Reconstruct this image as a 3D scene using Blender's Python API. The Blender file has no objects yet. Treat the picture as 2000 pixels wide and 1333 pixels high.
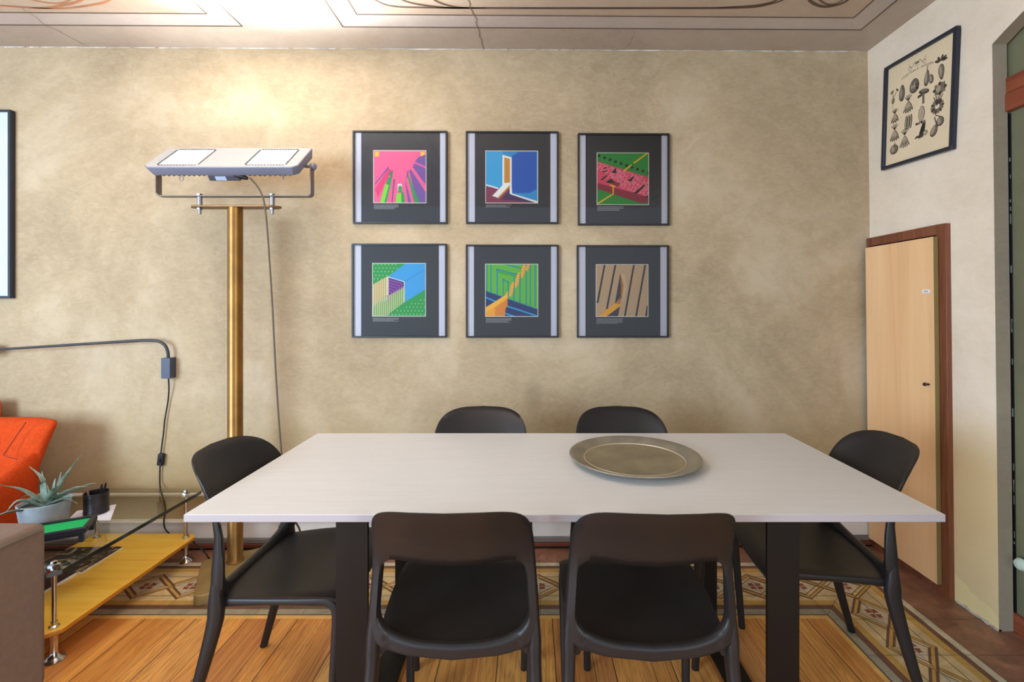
import bpy, bmesh, math, random
from mathutils import Vector, Matrix
random.seed(7)
D = bpy.data; S = bpy.context.scene; COL = S.collection

# ------------------------------------------------------------------ camera, world, light, exposure
F = 918.0; CX = 1035.0; CY = 595.0; H = 1.30       # focal length / vanishing point in pixels of the 2000 px frame, eye height
cam_d = D.cameras.new('camera'); cam = D.objects.new('camera', cam_d); COL.objects.link(cam)
cam.location = (0, 0, H); cam.rotation_euler = (math.pi/2, 0, 0)
cam_d.sensor_width = 36; cam_d.lens = F/2000*36
cam_d.shift_x = (1000-CX)/2000; cam_d.shift_y = -(666.5-CY)/2000
cam_d.clip_start = 0.05
S.camera = cam
W = D.worlds.new('world'); S.world = W; W.use_nodes = True
W.node_tree.nodes['Background'].inputs[0].default_value = (0.80, 0.90, 1.0, 1)
W.node_tree.nodes['Background'].inputs[1].default_value = 0.72
def area_light(name, loc, target, sx, sy, power, col):
    l = D.lights.new(name, 'AREA'); l.shape = 'RECTANGLE'; l.size = sx; l.size_y = sy; l.energy = power; l.color = col
    o = D.objects.new(name, l); COL.objects.link(o); o.location = loc
    o.rotation_euler = (Vector(target)-Vector(loc)).to_track_quat('-Z', 'Y').to_euler()
    return o
area_light('daylight_fill', (-4.1, -2.2, 1.75), (-1.3, 2.4, 0.8), 2.3, 2.4, 225, (0.62, 0.80, 1.0))
area_light('daylight_fill', (3.1, -2.9, 1.8), (-1.7, 2.3, 0.6), 1.2, 2.0, 70, (0.88, 0.94, 1.0))  # unseen fill added to brighten the left wall and floor
S.view_settings.view_transform = 'Standard'; S.view_settings.look = 'None'
S.view_settings.exposure = 0.64; S.view_settings.gamma = 1; S.view_settings.use_curve_mapping = False
LED = 46.0; BEAM = 340.0

# ------------------------------------------------------------------ helpers
def at(px, py, d):                                  # a pixel of the photograph at depth d
    return Vector(((px-CX)/F*d, d, H-(py-CY)/F*d))
def lin(c):
    return tuple(((v/255)/12.92 if v/255 <= .04045 else ((v/255+.055)/1.055)**2.4) for v in c)
def tag(o, label=None, cat=None, group=None, kind=None):
    if label: o['label'] = label
    if cat: o['category'] = cat
    if group: o['group'] = group
    if kind: o['kind'] = kind
    return o
def empty(name, loc=(0,0,0), rz=0, label=None, cat=None, group=None, kind=None):
    o = D.objects.new(name, None); COL.objects.link(o); o.location = loc; o.rotation_euler = (0,0,rz)
    o.empty_display_size = .05
    return tag(o, label, cat, group, kind)
class MB:
    def __init__(s): s.v = []; s.f = []; s.m = []
    def add(s, vs, fs, m=0):
        n = len(s.v); s.v += [tuple(v) for v in vs]; s.f += [tuple(i+n for i in f) for f in fs]; s.m += [m]*len(fs); return s
    def box(s, x0, x1, y0, y1, z0, z1, m=0, M=None):
        vs = [Vector((x,y,z)) for z in (z0,z1) for y in (y0,y1) for x in (x0,x1)]
        if M: vs = [M @ v for v in vs]
        return s.add(vs, [(0,2,3,1),(4,5,7,6),(0,1,5,4),(2,6,7,3),(0,4,6,2),(1,3,7,5)], m)
    def prism(s, poly, z0, z1, m=0, M=None):
        n = len(poly); vs = [Vector((p[0],p[1],z)) for z in (z0,z1) for p in poly]
        if M: vs = [M @ v for v in vs]
        a = sum(poly[i][0]*poly[(i+1)%n][1]-poly[(i+1)%n][0]*poly[i][1] for i in range(n))
        fs = [tuple(reversed(range(n))), tuple(range(n,2*n))]+[(i,(i+1)%n,(i+1)%n+n,i+n) for i in range(n)]
        if a < 0: fs = [tuple(reversed(f)) for f in fs]
        return s.add(vs, fs, m)
    def lathe(s, prof, n=32, c=(0,0,0), m=0, M=None, cap=True):
        vs = []; fs = []
        for r, z in prof:
            for k in range(n):
                a = 2*math.pi*k/n; vs.append(Vector((c[0]+r*math.cos(a), c[1]+r*math.sin(a), c[2]+z)))
        if M: vs = [M @ v for v in vs]
        for j in range(len(prof)-1):
            for k in range(n):
                k2 = (k+1)%n; fs.append((j*n+k, j*n+k2, (j+1)*n+k2, (j+1)*n+k))
        if cap and prof[0][0] > 1e-5: fs.append(tuple(reversed(range(n))))
        if cap and prof[-1][0] > 1e-5: fs.append(tuple(range((len(prof)-1)*n, len(prof)*n)))
        return s.add(vs, fs, m)
    def tube(s, pts, rad, n=12, up=Vector((1,0,0)), m=0, p=2.0, cap=True):
        pts = [Vector(q) for q in pts]; N = len(pts); vs = []; fs = []
        if not isinstance(rad, list): rad = [rad]*N
        for i, q in enumerate(pts):
            t = (pts[min(i+1,N-1)]-pts[max(i-1,0)]).normalized()
            u = up - t*up.dot(t)
            if u.length < 1e-3: u = Vector((0,1,0)) - t*t.y
            u.normalize(); w = t.cross(u)
            r = rad[i]; ru, rw = r if isinstance(r, tuple) else (r, r)
            for k in range(n):
                a = 2*math.pi*k/n; ca, sa = math.cos(a), math.sin(a)
                e = 2/p
                vs.append(q + u*ru*math.copysign(abs(ca)**e, ca) + w*rw*math.copysign(abs(sa)**e, sa))
        for i in range(N-1):
            for k in range(n):
                k2 = (k+1)%n; fs.append((i*n+k, i*n+k2, (i+1)*n+k2, (i+1)*n+k))
        if cap: fs += [tuple(reversed(range(n))), tuple(range((N-1)*n, N*n))]
        return s.add(vs, fs, m)
    def build(s, name, mats, parent=None, smooth=False, bevel=0, seg=2, subsurf=0, angle=40):
        me = D.meshes.new(name); me.from_pydata(s.v, [], s.f)
        mats = mats if isinstance(mats, (list, tuple)) else [mats]
        for mt in mats: me.materials.append(mt)
        me.polygons.foreach_set('material_index', s.m)
        bm = bmesh.new(); bm.from_mesh(me)
        if bevel: bmesh.ops.remove_doubles(bm, verts=bm.verts, dist=1e-6)
        bm.to_mesh(me); bm.free()
        o = D.objects.new(name, me); COL.objects.link(o)
        if smooth: me.shade_smooth(); me.set_sharp_from_angle(angle=math.radians(angle))
        if bevel:
            b = o.modifiers.new('bevel', 'BEVEL'); b.width = bevel; b.segments = seg; b.limit_method = 'ANGLE'; b.angle_limit = math.radians(35)
            me.shade_smooth(); b.harden_normals = False
            me.set_sharp_from_angle(angle=math.radians(60))
        if subsurf:
            b = o.modifiers.new('sub', 'SUBSURF'); b.levels = subsurf; b.render_levels = subsurf; me.shade_smooth()
        if parent: o.parent = parent
        return o
def smooth_path(pts, k=6):
    pts = [Vector(p) for p in pts]; out = []
    P = [pts[0]*2-pts[1]]+pts+[pts[-1]*2-pts[-2]]
    for i in range(1, len(P)-2):
        for j in range(k):
            t = j/k; a,b,c,d = P[i-1],P[i],P[i+1],P[i+2]
            out.append(.5*((2*b)+(c-a)*t+(2*a-5*b+4*c-d)*t*t+(3*b-a-3*c+d)*t**3))
    out.append(pts[-1]); return out
def copy_tree(o, parent=None):
    c = o.copy(); COL.objects.link(c); c.parent = parent
    for ch in list(o.children): copy_tree(ch, c)
    return c
# ------------------------------------------------------------------ materials
def mat(name, col, rough=.5, metal=0, spec=.5, emis=None, noise=0, nscale=8, bump=0, bscale=60, coat=0, stretch=(1,1,1)):
    m = D.materials.new(name); m.use_nodes = True; nt = m.node_tree; b = nt.nodes['Principled BSDF']
    c = lin(col)+(1,)
    b.inputs['Base Color'].default_value = c; b.inputs['Roughness'].default_value = rough; b.inputs['Metallic'].default_value = metal
    b.inputs['Specular IOR Level'].default_value = spec; b.inputs['Coat Weight'].default_value = coat
    if emis: b.inputs['Emission Color'].default_value = lin(emis[0])+(1,); b.inputs['Emission Strength'].default_value = emis[1]
    if noise or bump:
        tc = nt.nodes.new('ShaderNodeTexCoord'); mp = nt.nodes.new('ShaderNodeMapping'); mp.inputs['Scale'].default_value = stretch
        nt.links.new(tc.outputs['Object'], mp.inputs[0])
    if noise:
        n = nt.nodes.new('ShaderNodeTexNoise'); n.inputs['Scale'].default_value = nscale; n.inputs['Detail'].default_value = 6
        nt.links.new(mp.outputs[0], n.inputs['Vector'])
        r = nt.nodes.new('ShaderNodeValToRGB'); e = r.color_ramp.elements
        e[0].position = .3; e[1].position = .7
        e[0].color = tuple(max(0,v*(1-noise)) for v in c[:3])+(1,); e[1].color = tuple(min(1,v*(1+noise)) for v in c[:3])+(1,)
        nt.links.new(n.outputs[0], r.inputs[0]); nt.links.new(r.outputs[0], b.inputs['Base Color'])
    if bump:
        n2 = nt.nodes.new('ShaderNodeTexNoise'); n2.inputs['Scale'].default_value = bscale; n2.inputs['Detail'].default_value = 4
        nt.links.new(mp.outputs[0], n2.inputs['Vector'])
        bp = nt.nodes.new('ShaderNodeBump'); bp.inputs['Strength'].default_value = bump; bp.inputs['Distance'].default_value = .002
        nt.links.new(n2.outputs[0], bp.inputs['Height']); nt.links.new(bp.outputs[0], b.inputs['Normal'])
    return m
class G:                                            # small node graph writer
    def __init__(s, name):
        s.m = D.materials.new(name); s.m.use_nodes = True; s.nt = s.m.node_tree; s.b = s.nt.nodes['Principled BSDF']
        s.tc = s.nt.nodes.new('ShaderNodeTexCoord')
    def link(s, a, b): s.nt.links.new(a, b)
    def setin(s, inp, v):
        if isinstance(v, bpy.types.NodeSocket): s.link(v, inp)
        elif v is not None: inp.default_value = v
    def math(s, op, a, b=None, c=None, clamp=False):
        n = s.nt.nodes.new('ShaderNodeMath'); n.operation = op; n.use_clamp = clamp
        s.setin(n.inputs[0], a); s.setin(n.inputs[1], b); s.setin(n.inputs[2], c); return n.outputs[0]
    def mapping(s, scale=(1,1,1), loc=(0,0,0), rot=(0,0,0)):
        n = s.nt.nodes.new('ShaderNodeMapping'); n.inputs['Scale'].default_value = scale; n.inputs['Location'].default_value = loc; n.inputs['Rotation'].default_value = rot
        s.link(s.tc.outputs['Object'], n.inputs[0]); return n.outputs[0]
    def noise(s, vec, scale, detail=5, rough=.55, dist=0):
        n = s.nt.nodes.new('ShaderNodeTexNoise'); n.inputs['Scale'].default_value = scale; n.inputs['Detail'].default_value = detail
        n.inputs['Roughness'].default_value = rough; n.inputs['Distortion'].default_value = dist; s.link(vec, n.inputs['Vector']); return n.outputs[0]
    def ramp(s, fac, stops):
        n = s.nt.nodes.new('ShaderNodeValToRGB'); e = n.color_ramp.elements
        while len(e) < len(stops): e.new(.5)
        for i, (p, c) in enumerate(stops):
            e[i].position = p; e[i].color = (lin(c)+(1,)) if isinstance(c, tuple) else (c,c,c,1)
        s.link(fac, n.inputs[0]); return n.outputs[0]
    def mix(s, f, a, b, mode='MIX'):
        n = s.nt.nodes.new('ShaderNodeMix'); n.data_type = 'RGBA'; n.blend_type = mode
        s.setin(n.inputs[0], f); s.setin(n.inputs[6], a if not isinstance(a, tuple) else lin(a)+(1,)); s.setin(n.inputs[7], b if not isinstance(b, tuple) else lin(b)+(1,))
        return n.outputs[2]
    def xyz(s):
        n = s.nt.nodes.new('ShaderNodeSeparateXYZ'); s.link(s.tc.outputs['Object'], n.inputs[0]); return n.outputs
    def bump(s, h, st, dist=.003):
        n = s.nt.nodes.new('ShaderNodeBump'); n.inputs['Strength'].default_value = st; n.inputs['Distance'].default_value = dist
        s.link(h, n.inputs['Height']); s.link(n.outputs[0], s.b.inputs['Normal'])
    def out(s, col, rough=.6, spec=.4):
        s.link(col, s.b.inputs['Base Color']); s.setin(s.b.inputs['Roughness'], rough); s.b.inputs['Specular IOR Level'].default_value = spec; return s.m
def plaster(name, c1, c2, c3, stain=None):
    g = G(name); v = g.mapping()
    n1 = g.noise(v, 1.1, 6, .6, .6); n2 = g.noise(v, 5.5, 8, .68, 1.2); n3 = g.noise(g.mapping((1,1,2.4), rot=(0,.6,0)), 16, 8, .72, 1.5)
    a = g.ramp(n1, [(.32, c1), (.52, c2), (.70, c3)])
    a = g.mix(g.ramp(n2, [(.42, 0.0), (.66, .34)]), a, c1)
    a = g.mix(g.ramp(n3, [(.35, .30), (.58, 0.0)]), a, c3)
    if stain: a = stain(g, a, n1, n2)
    g.bump(g.mix(.5, n3, n2), .35, .004)
    return g.out(a, .7, .2)
def wall_patches(g, a, n1, n2):
    x = g.xyz()
    # yellowish older coat in the lower part of the wall, its border wavy
    zz = g.math('ADD', x[2], g.math('MULTIPLY', n2, .35))
    f = g.ramp(zz, [(.55, .55), (.98, 0.0)])
    a = g.mix(f, a, (182, 160, 112))
    # darker grey-brown oval patch behind the chairs
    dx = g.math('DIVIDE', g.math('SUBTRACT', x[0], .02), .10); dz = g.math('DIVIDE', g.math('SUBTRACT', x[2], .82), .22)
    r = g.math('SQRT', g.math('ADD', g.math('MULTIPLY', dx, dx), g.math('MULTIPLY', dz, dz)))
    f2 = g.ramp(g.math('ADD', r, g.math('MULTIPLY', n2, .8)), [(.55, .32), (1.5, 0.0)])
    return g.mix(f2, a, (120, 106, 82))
def right_stain(g, a, n1, n2):
    x = g.xyz()
    zz = g.math('ADD', x[2], g.math('MULTIPLY', n2, .2))
    f = g.ramp(zz, [(.70, .8), (1.12, 0.0)])
    a = g.mix(f, a, (222, 198, 144))
    zl = g.math('ADD', x[2], g.math('MULTIPLY', g.math('SUBTRACT', x[1], 1.86), -.35))
    f3 = g.math('LESS_THAN', g.math('ADD', zl, g.math('MULTIPLY', n2, .10)), .10)
    return g.mix(f3, a, (232, 214, 158))
M = {}
M['wall'] = plaster('plaster_wall', (153,133,104), (179,158,126), (200,182,156), wall_patches)
M['wallr'] = plaster('plaster_right', (214,198,176), (230,215,194), (240,227,208), right_stain)
M['reveal'] = plaster('plaster_reveal', (140,128,110), (152,140,120), (164,152,134))
M['ceil'] = plaster('plaster_ceiling', (178,160,142), (192,174,156), (202,187,172))
M['ceil2'] = plaster('ceiling_band', (182,172,166), (194,184,178), (204,196,190))
M['ceil3'] = plaster('ceiling_edge', (172,158,146), (186,174,162), (196,186,176))
M['ceilline'] = mat('ceiling_line', (96,76,62), .8, noise=.3, nscale=5)
M['rust'] = mat('ceiling_scroll', (176,120,86), .8, noise=.25, nscale=5)
M['crack'] = mat('crack_line', (110,96,84), .9)
M['seam'] = mat('seam_white', (196,190,180), .8, noise=.4, nscale=20)
M['plastic'] = mat('chair_plastic', (32,30,31), .42, spec=.4, bump=.15, bscale=700)
M['tabletop'] = mat('table_white', (214,214,213), .38, noise=.025, nscale=5, stretch=(1,14,1), spec=.4)
M['shadededge'] = mat('table_edge_shaded', (172,164,166), .5)  # white edge greyed in its colour to stand for shade
M['tableleg'] = mat('table_leg', (17,13,12), .42, spec=.3, bump=.15, bscale=500)
M['black'] = mat('black_metal', (20,20,22), .4, spec=.5)
M['arm'] = mat('arm_blackened', (46,48,56), .4, spec=.5)
M['boxblue'] = mat('junction_box_face', (58,66,88), .45)
M['white'] = mat('white_paint', (240,234,228), .5, noise=.04)
M['pipe'] = mat('white_pipe', (226,220,210), .35)
M['greystrip'] = mat('grey_strip', (128,120,114), .4, noise=.15)
M['redbrown'] = mat('red_brown_wood', (112,58,40), .45, noise=.25, nscale=4, stretch=(1,1,1))
M['chrome'] = mat('chrome', (205,205,208), .12, metal=1)
M['steel'] = mat('dull_steel', (150,150,152), .35, metal=.8)
M['head'] = mat('lamp_grey_paint', (122,127,148), .45, noise=.05)
M['facep'] = mat('lamp_face_paint', (165,163,162), .5)
M['headdark'] = mat('lamp_underside', (70,72,82), .5)
M['slot'] = mat('vent_slot', (28,28,30), .7)
M['brass'] = mat('aged_brass', (138,100,50), .36, metal=.7, noise=.22, nscale=9)
M['brass2'] = mat('dull_brass_plate', (158,134,86), .5, metal=.3, noise=.18, nscale=9, bump=.4, bscale=120)
M['bronze'] = mat('bronze_bar', (132,96,60), .42, metal=.6, noise=.2)
M['cable'] = mat('brown_cable', (92,80,66), .6)
M['cordblack'] = mat('black_cord', (26,26,30), .5)
M['pewter'] = mat('pewter', (150,142,124), .45, metal=.45, noise=.16, nscale=14, bump=.3, bscale=60)
M['pewter2'] = mat('pewter_centre', (142,132,106), .5, metal=.3, noise=.22, nscale=9, bump=.3, bscale=60)
M['orange'] = mat('orange_wool', (196,68,22), .92, spec=.15, noise=.14, nscale=90, bump=.9, bscale=260)
M['orangeseam'] = mat('orange_seam', (140,44,16), .9)
M['cream'] = mat('cream_upholstery', (126,108,96), .85, spec=.2, noise=.06, nscale=50, bump=.5, bscale=420)
M['creamseam'] = mat('cream_seam', (112,98,88), .9)
M['shelfwood'] = None
M['felt'] = mat('green_felt', (6,168,84), .9)
M['toyblack'] = mat('toy_black', (26,27,34), .35)
M['pot'] = mat('grey_blue_pot', (160,170,180), .8, noise=.2, nscale=16, bump=.4, bscale=90)
M['soil'] = mat('soil', (46,38,32), .95, noise=.4, nscale=80)
M['paper'] = mat('paper', (232,228,240), .7)
M['mesh'] = mat('pen_cup_black', (26,22,26), .35)
M['leafA'] = None
M['framebl'] = mat('frame_black', (24,22,24), .4)
M['framebl2'] = mat('frame_blueblack', (34,40,54), .35)
M['matblack'] = mat('print_black', (44,44,48), .6)
M['matwhite'] = mat('print_margin', (216,214,222), .6)
M['knobw'] = mat('pale_knob', (190,206,190), .3)
M['sticker'] = mat('sticker_white', (238,238,240), .5)
M['stickerblue'] = mat('sticker_blue', (96,140,200), .5)
def colm(c, _c={}):
    if c not in _c: _c[c] = mat('ink_%02x%02x%02x' % c, c, .6)
    return _c[c]
def glass(name, tint, ior=1.5, rough=.02, extra=0.0):
    m = D.materials.new(name); m.use_nodes = True; nt = m.node_tree; nt.nodes.clear()
    o = nt.nodes.new('ShaderNodeOutputMaterial'); mx = nt.nodes.new('ShaderNodeMixShader')
    t = nt.nodes.new('ShaderNodeBsdfTransparent'); t.inputs[0].default_value = tint+(1,)
    g = nt.nodes.new('ShaderNodeBsdfGlossy'); g.inputs['Roughness'].default_value = rough
    f = nt.nodes.new('ShaderNodeFresnel'); f.inputs[0].default_value = ior
    a = nt.nodes.new('ShaderNodeMath'); a.operation = 'ADD'; a.inputs[1].default_value = extra
    nt.links.new(f.outputs[0], a.inputs[0]); nt.links.new(a.outputs[0], mx.inputs[0])
    nt.links.new(t.outputs[0], mx.inputs[1]); nt.links.new(g.outputs[0], mx.inputs[2]); nt.links.new(mx.outputs[0], o.inputs[0])
    return m
M['glass'] = glass('picture_glass', (.97,.97,.98))
M['tglass'] = glass('table_glass', (.88,.95,.90), 1.5, .01, .02)
M['tclear'] = D.materials.new('glass_underside'); M['tclear'].use_nodes = True; _n = M['tclear'].node_tree; _n.nodes.clear()
_o = _n.nodes.new('ShaderNodeOutputMaterial'); _t = _n.nodes.new('ShaderNodeBsdfTransparent'); _t.inputs[0].default_value = (.97,.985,.975,1); _n.links.new(_t.outputs[0], _o.inputs[0])
M['glassedge'] = mat('glass_edge', (22,34,34), .12, spec=.8)
# wood planks of the floor, laid along Y
def plank_floor():
    g = G('pine_planks'); x = g.xyz(); P = .21
    u = g.math('DIVIDE', g.math('ADD', x[0], 10.5-.302), P)
    i = g.math('FLOOR', u); fr = g.math('FRACT', u)
    wn = g.nt.nodes.new('ShaderNodeTexWhiteNoise'); wn.noise_dimensions = '1D'; g.link(i, wn.inputs['W'])
    # a second, narrower joint inside each board
    half = g.math('GREATER_THAN', fr, .66)
    wn2 = g.nt.nodes.new('ShaderNodeTexWhiteNoise'); wn2.noise_dimensions = '1D'; g.link(g.math('ADD', g.math('MULTIPLY', i, 3.7), half), wn2.inputs['W'])
    # grain: noise squeezed across, stretched along the board, shifted per board
    cmb = g.nt.nodes.new('ShaderNodeCombineXYZ')
    g.link(g.math('MULTIPLY', x[0], 1.0), cmb.inputs[0]); g.link(g.math('MULTIPLY_ADD', x[1], .055, g.math('MULTIPLY', wn2.outputs[0], 9.0)), cmb.inputs[1]); g.link(g.math('MULTIPLY', wn2.outputs[0], 31.0), cmb.inputs[2])
    g1 = g.noise(cmb.outputs[0], 26, 3, .5, 1.6); cmb2 = g.nt.nodes.new('ShaderNodeCombineXYZ'); g.link(x[0], cmb2.inputs[0]); g.link(g.math('MULTIPLY_ADD', x[1], .016, g.math('MULTIPLY', wn2.outputs[0], 9.0)), cmb2.inputs[1])
    g2 = g.noise(cmb2.outputs[0], 130, 3, .6, .15)
    wv = g.math('SINE', g.math('MULTIPLY', g1, 46.0)); wv = g.math('MULTIPLY_ADD', wv, .5, .5)
    base = g.ramp(wn2.outputs[0], [(0, (196,116,56)), (.3, (232,154,70)), (.55, (246,172,82)), (.8, (248,186,104)), (1, (210,132,78))])
    a = g.mix(g.ramp(g1, [(.35, 0.0), (.7, .55)]), base, (184,112,54))
    a = g.mix(g.math('MULTIPLY', g.ramp(wv, [(.45, 0.0), (.95, 1.0)]), .42), a, (164,92,40))
    a = g.mix(g.ramp(g2, [(.42, 0.0), (.72, .45)]), a, (252,196,112)); a = g.mix(g.ramp(g2, [(.25, .5), (.42, 0.0)]), a, (150,84,40))
    big = g.noise(g.mapping((1,.6,1)), 2.2, 3, .5)
    a = g.mix(g.ramp(big, [(.45, 0.0), (.8, .35)]), a, (168,114,76))
    e = g.math('MINIMUM', fr, g.math('SUBTRACT', 1.0, fr))
    gap = g.math('LESS_THAN', e, .0085)
    gap2 = g.math('MULTIPLY', g.math('LESS_THAN', g.math('ABSOLUTE', g.math('SUBTRACT', fr, .66)), .005), g.math('GREATER_THAN', wn.outputs[0], .35))
    gp = g.math('MAXIMUM', gap, gap2)
    a = g.mix(g.math('MULTIPLY', gp, .9), a, (34,20,12))
    g.bump(g.mix(gp, g2, (0,0,0)), .12, .002)
    return g.out(a, g.ramp(g2, [(.3,.30),(.8,.42)]), .5)
M['planks'] = plank_floor()
def wood(name, c1, c2, c3, axis=2, scale=30, rough=.4):
    g = G(name); sc = [1,1,1]; sc[axis] = .06
    v = g.mapping(tuple(sc)); n1 = g.noise(v, scale, 5, .6, .8); n2 = g.noise(v, scale*5, 3, .6)
    a = g.ramp(n1, [(.3, c1), (.5, c2), (.72, c3)]); a = g.mix(g.ramp(n2, [(.4, 0.0), (.8, .3)]), a, c1)
    return g.out(a, rough, .45)
M['birch'] = wood('birch_ply', (224,176,126), (236,192,142), (242,202,156), 2, 7)
M['birchedge'] = mat('ply_edge', (140,118,70), .6)
M['trimwood'] = wood('dark_red_trim', (96,52,34), (122,70,46), (142,88,62), 2, 30)
M['railwood'] = wood('door_rail_wood', (110,52,34), (134,68,44), (150,84,58), 1, 26)
M['shelfwood'] = wood('shelf_veneer', (240,176,52), (252,200,78), (255,214,104), 0, 22, .3)
M['shelfedge'] = mat('shelf_edge', (196,124,30), .4, noise=.1)
def tilem(name, c, n=.14):
    g = G(name); v = g.mapping(); a = g.noise(v, 9, 6, .65, .5); b = g.noise(v, 60, 4, .6)
    c0 = tuple(int(q*(1-n)) for q in c); c1 = tuple(min(255,int(q*(1+n))) for q in c)
    k = g.ramp(a, [(.3, c0), (.55, c), (.75, c1)]); k = g.mix(g.ramp(b, [(.5, 0.0), (.8, .25)]), k, c0)
    return g.out(k, .42, .45)
T = {k: tilem('tile_'+k, c) for k, c in dict(cream=(222,194,142), ochre=(204,162,84), brown=(116,82,66), grey=(166,158,138), pale=(214,200,172), red=(150,72,52), line=(128,116,92)).items()}
T['plain'] = tilem('tile_plain', (152,106,82), .28)
T['grout'] = mat('grout', (92,78,62), .9)

# ------------------------------------------------------------------ room shell
WS = .010                                           # the back wall is a hair out of square
def wy(x): return 2.533+WS*x
ZC = 2.675
WROT = math.atan(WS)
def xr(z): return 1.864-.0115*z                     # the right wall leans a little
# back wall
b = MB(); b.add([(-4.2,wy(-4.2),-.02),(2.3,wy(2.3),-.02),(2.3,wy(2.3),ZC+.02),(-4.2,wy(-4.2),ZC+.02),(-4.2,wy(-4.2)+.2,-.02),(2.3,wy(2.3)+.2,-.02),(2.3,wy(2.3)+.2,ZC+.02),(-4.2,wy(-4.2)+.2,ZC+.02)],
    [(0,1,2,3),(5,4,7,6),(3,2,6,7),(0,4,5,1),(0,3,7,4),(1,5,6,2)])
tag(b.build('wall_back', M['wall']), kind='structure')
# right wall with the arched opening
arch = [(1.868,0),(1.868,2.335),(1.82,2.36),(1.75,2.392),(1.62,2.435),(1.45,2.475),(1.25,2.50),(1.05,2.51),(.85,2.50),(.65,2.475),(.5,2.43),(.38,2.37),(.32,2.3),(.32,0)]
outer = [(2.56,-.02),(2.56,ZC+.02),(-.9,ZC+.02),(-.9,-.02)]
poly = outer[:1]+outer[1:4]+[(.32,-.02)]+list(reversed(arch[1:-1]))+[(1.868,-.02)]
n = len(poly); b = MB()
vs = [(xr(z)+dx, y, z) for dx in (0,.058) for y, z in poly]
b.add(vs, [tuple(range(n))]+[tuple(range(2*n-1, n-1, -1))])
for i in range(n): b.add([vs[i],vs[(i+1)%n],vs[(i+1)%n+n],vs[i+n]], [(0,3,2,1)], 1)
tag(b.build('wall_right', [M['wallr'], M['reveal']]), kind='structure')
# floor: planks, tile border, plain tiles
WX, WYE = 1.247, 1.968                              # edge of the wooden field
b = MB()
b.add([(-4.2,-1.6,0),(WX,-1.6,0),(WX,WYE,0),(-4.2,WYE,0)], [(0,1,2,3)], 0)
def strip(o0, o1, m, z):
    b.add([(-4.2,WYE+o0,z),(WX+o0,WYE+o0,z),(WX+o1,WYE+o1,z),(-4.2,WYE+o1,z)], [(0,1,2,3)], m)
    b.add([(WX+o0,WYE+o0,z),(WX+o0,-1.6,z),(WX+o1,-1.6,z),(WX+o1,WYE+o1,z)], [(0,1,2,3)], m)
names = ['cream','ochre','brown','grey','pale','red','line','plain','grout']
fl_m = [M['planks']]+[T[k] for k in names]+[mat('edge_strip_wood', (236,184,104), .4, noise=.12, nscale=20)]; ti = {k: i+1 for i, k in enumerate(names)}
BW = .397
strip(0, .036, ti['grey'], 0); strip(.036, .064, ti['brown'], 0); strip(.064, .094, ti['ochre'], 0)
strip(.094, BW-.086, ti['cream'], 0); strip(BW-.086, BW-.054, ti['ochre'], 0); strip(BW-.054, BW-.030, ti['brown'], 0); strip(BW-.030, BW, ti['pale'], 0)
strip(.125, .129, ti['line'], .0002); strip(BW-.125, BW-.121, ti['line'], .0002); strip(-.004, .002, ti['grout'], .0003); strip(-.026,-.003, 10, .0002)
b.add([(-4.2,WYE+BW,0),(WX+BW,WYE+BW,0),(WX+BW,2.62,0),(-4.2,2.62,0)], [(0,1,2,3)], ti['plain'])
b.add([(WX+BW,-1.6,0),(2.6,-1.6,0),(2.6,2.62,0),(WX+BW,2.62,0)], [(0,1,2,3)], ti['plain'])
def fq(p, m, z): b.add([(q[0],q[1],z) for q in p], [tuple(range(len(p)))], m)
def diamond(cx, cy, au, av, along, z):
    def P(u, v): return (cx+u, cy+v) if along == 'x' else (cx+v, cy-u)
    def ring(s0, s1, m, zz, par):
        c = [(1,0),(0,1),(-1,0),(0,-1)]
        for i in (par, par+2):
            p, q = c[i], c[(i+1)%4]
            fq([P(p[0]*au*s0,p[1]*av*s0),P(q[0]*au*s0,q[1]*av*s0),P(q[0]*au*s1,q[1]*av*s1),P(p[0]*au*s1,p[1]*av*s1)][::(1 if along=='x' else 1)], m, zz)
    ring(1, .88, ti['brown'], z, 0); ring(.88, .74, ti['ochre'], z, 0); ring(.74, .62, ti['brown'], z, 0)
    ring(1, .945, ti['brown'], z, 1); ring(.945, .82, ti['ochre'], z, 1); ring(.82, .765, ti['brown'], z, 1); ring(.765, .62, ti['cream'], z, 1)
    ring(.62, .575, ti['brown'], z, 1)
    fq([P(.56*au,0),P(0,.56*av),P(-.56*au,0),P(0,-.56*av)], ti['pale'], z-.0001)
    for sx in (-1,1):
        for sy in (-1,1):
            fq([P(sx*.03*au,sy*.03*av),P(sx*.25*au,sy*.045*av),P(sx*.21*au,sy*.11*av),P(sx*.23*au,sy*.22*av),P(sx*.11*au,sy*.22*av),P(sx*.045*au,sy*.27*av)], ti['red'], z)
k = 0
x = 1.24
while x > -4: diamond(x, WYE+BW/2, .128, .098, 'x', .0005+.0002*(k%2)); x -= .2; k += 1
diamond(1.445, WYE+BW/2, .128, .098, 'x', .0005+.0002)
y = 1.975; k = 0
while y > -1.4: diamond(WX+BW/2, y, .122, .098, 'y', .0005+.0002*(k%2)); y -= .195; k += 1
gw = .0007
def gline(x0,y0,x1,y1):
    d = Vector((x1-x0,y1-y0,0)).normalized(); nn = Vector((-d.y,d.x,0))*gw
    fq([(x0-nn.x,y0-nn.y),(x1-nn.x,y1-nn.y),(x1+nn.x,y1+nn.y),(x0+nn.x,y0+nn.y)], ti['grout'], .0009)
for i in range(-19, 8): gline(.045+.2*i, WYE, .045+.2*i, 2.53)
gline(-4, WYE+.2, WX+.2, WYE+.2); gline(-4, WYE+BW, 1.9, WYE+BW)
for i in range(18): gline(WX, 1.94-.2*i, 2.0, 1.94-.2*i)
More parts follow.
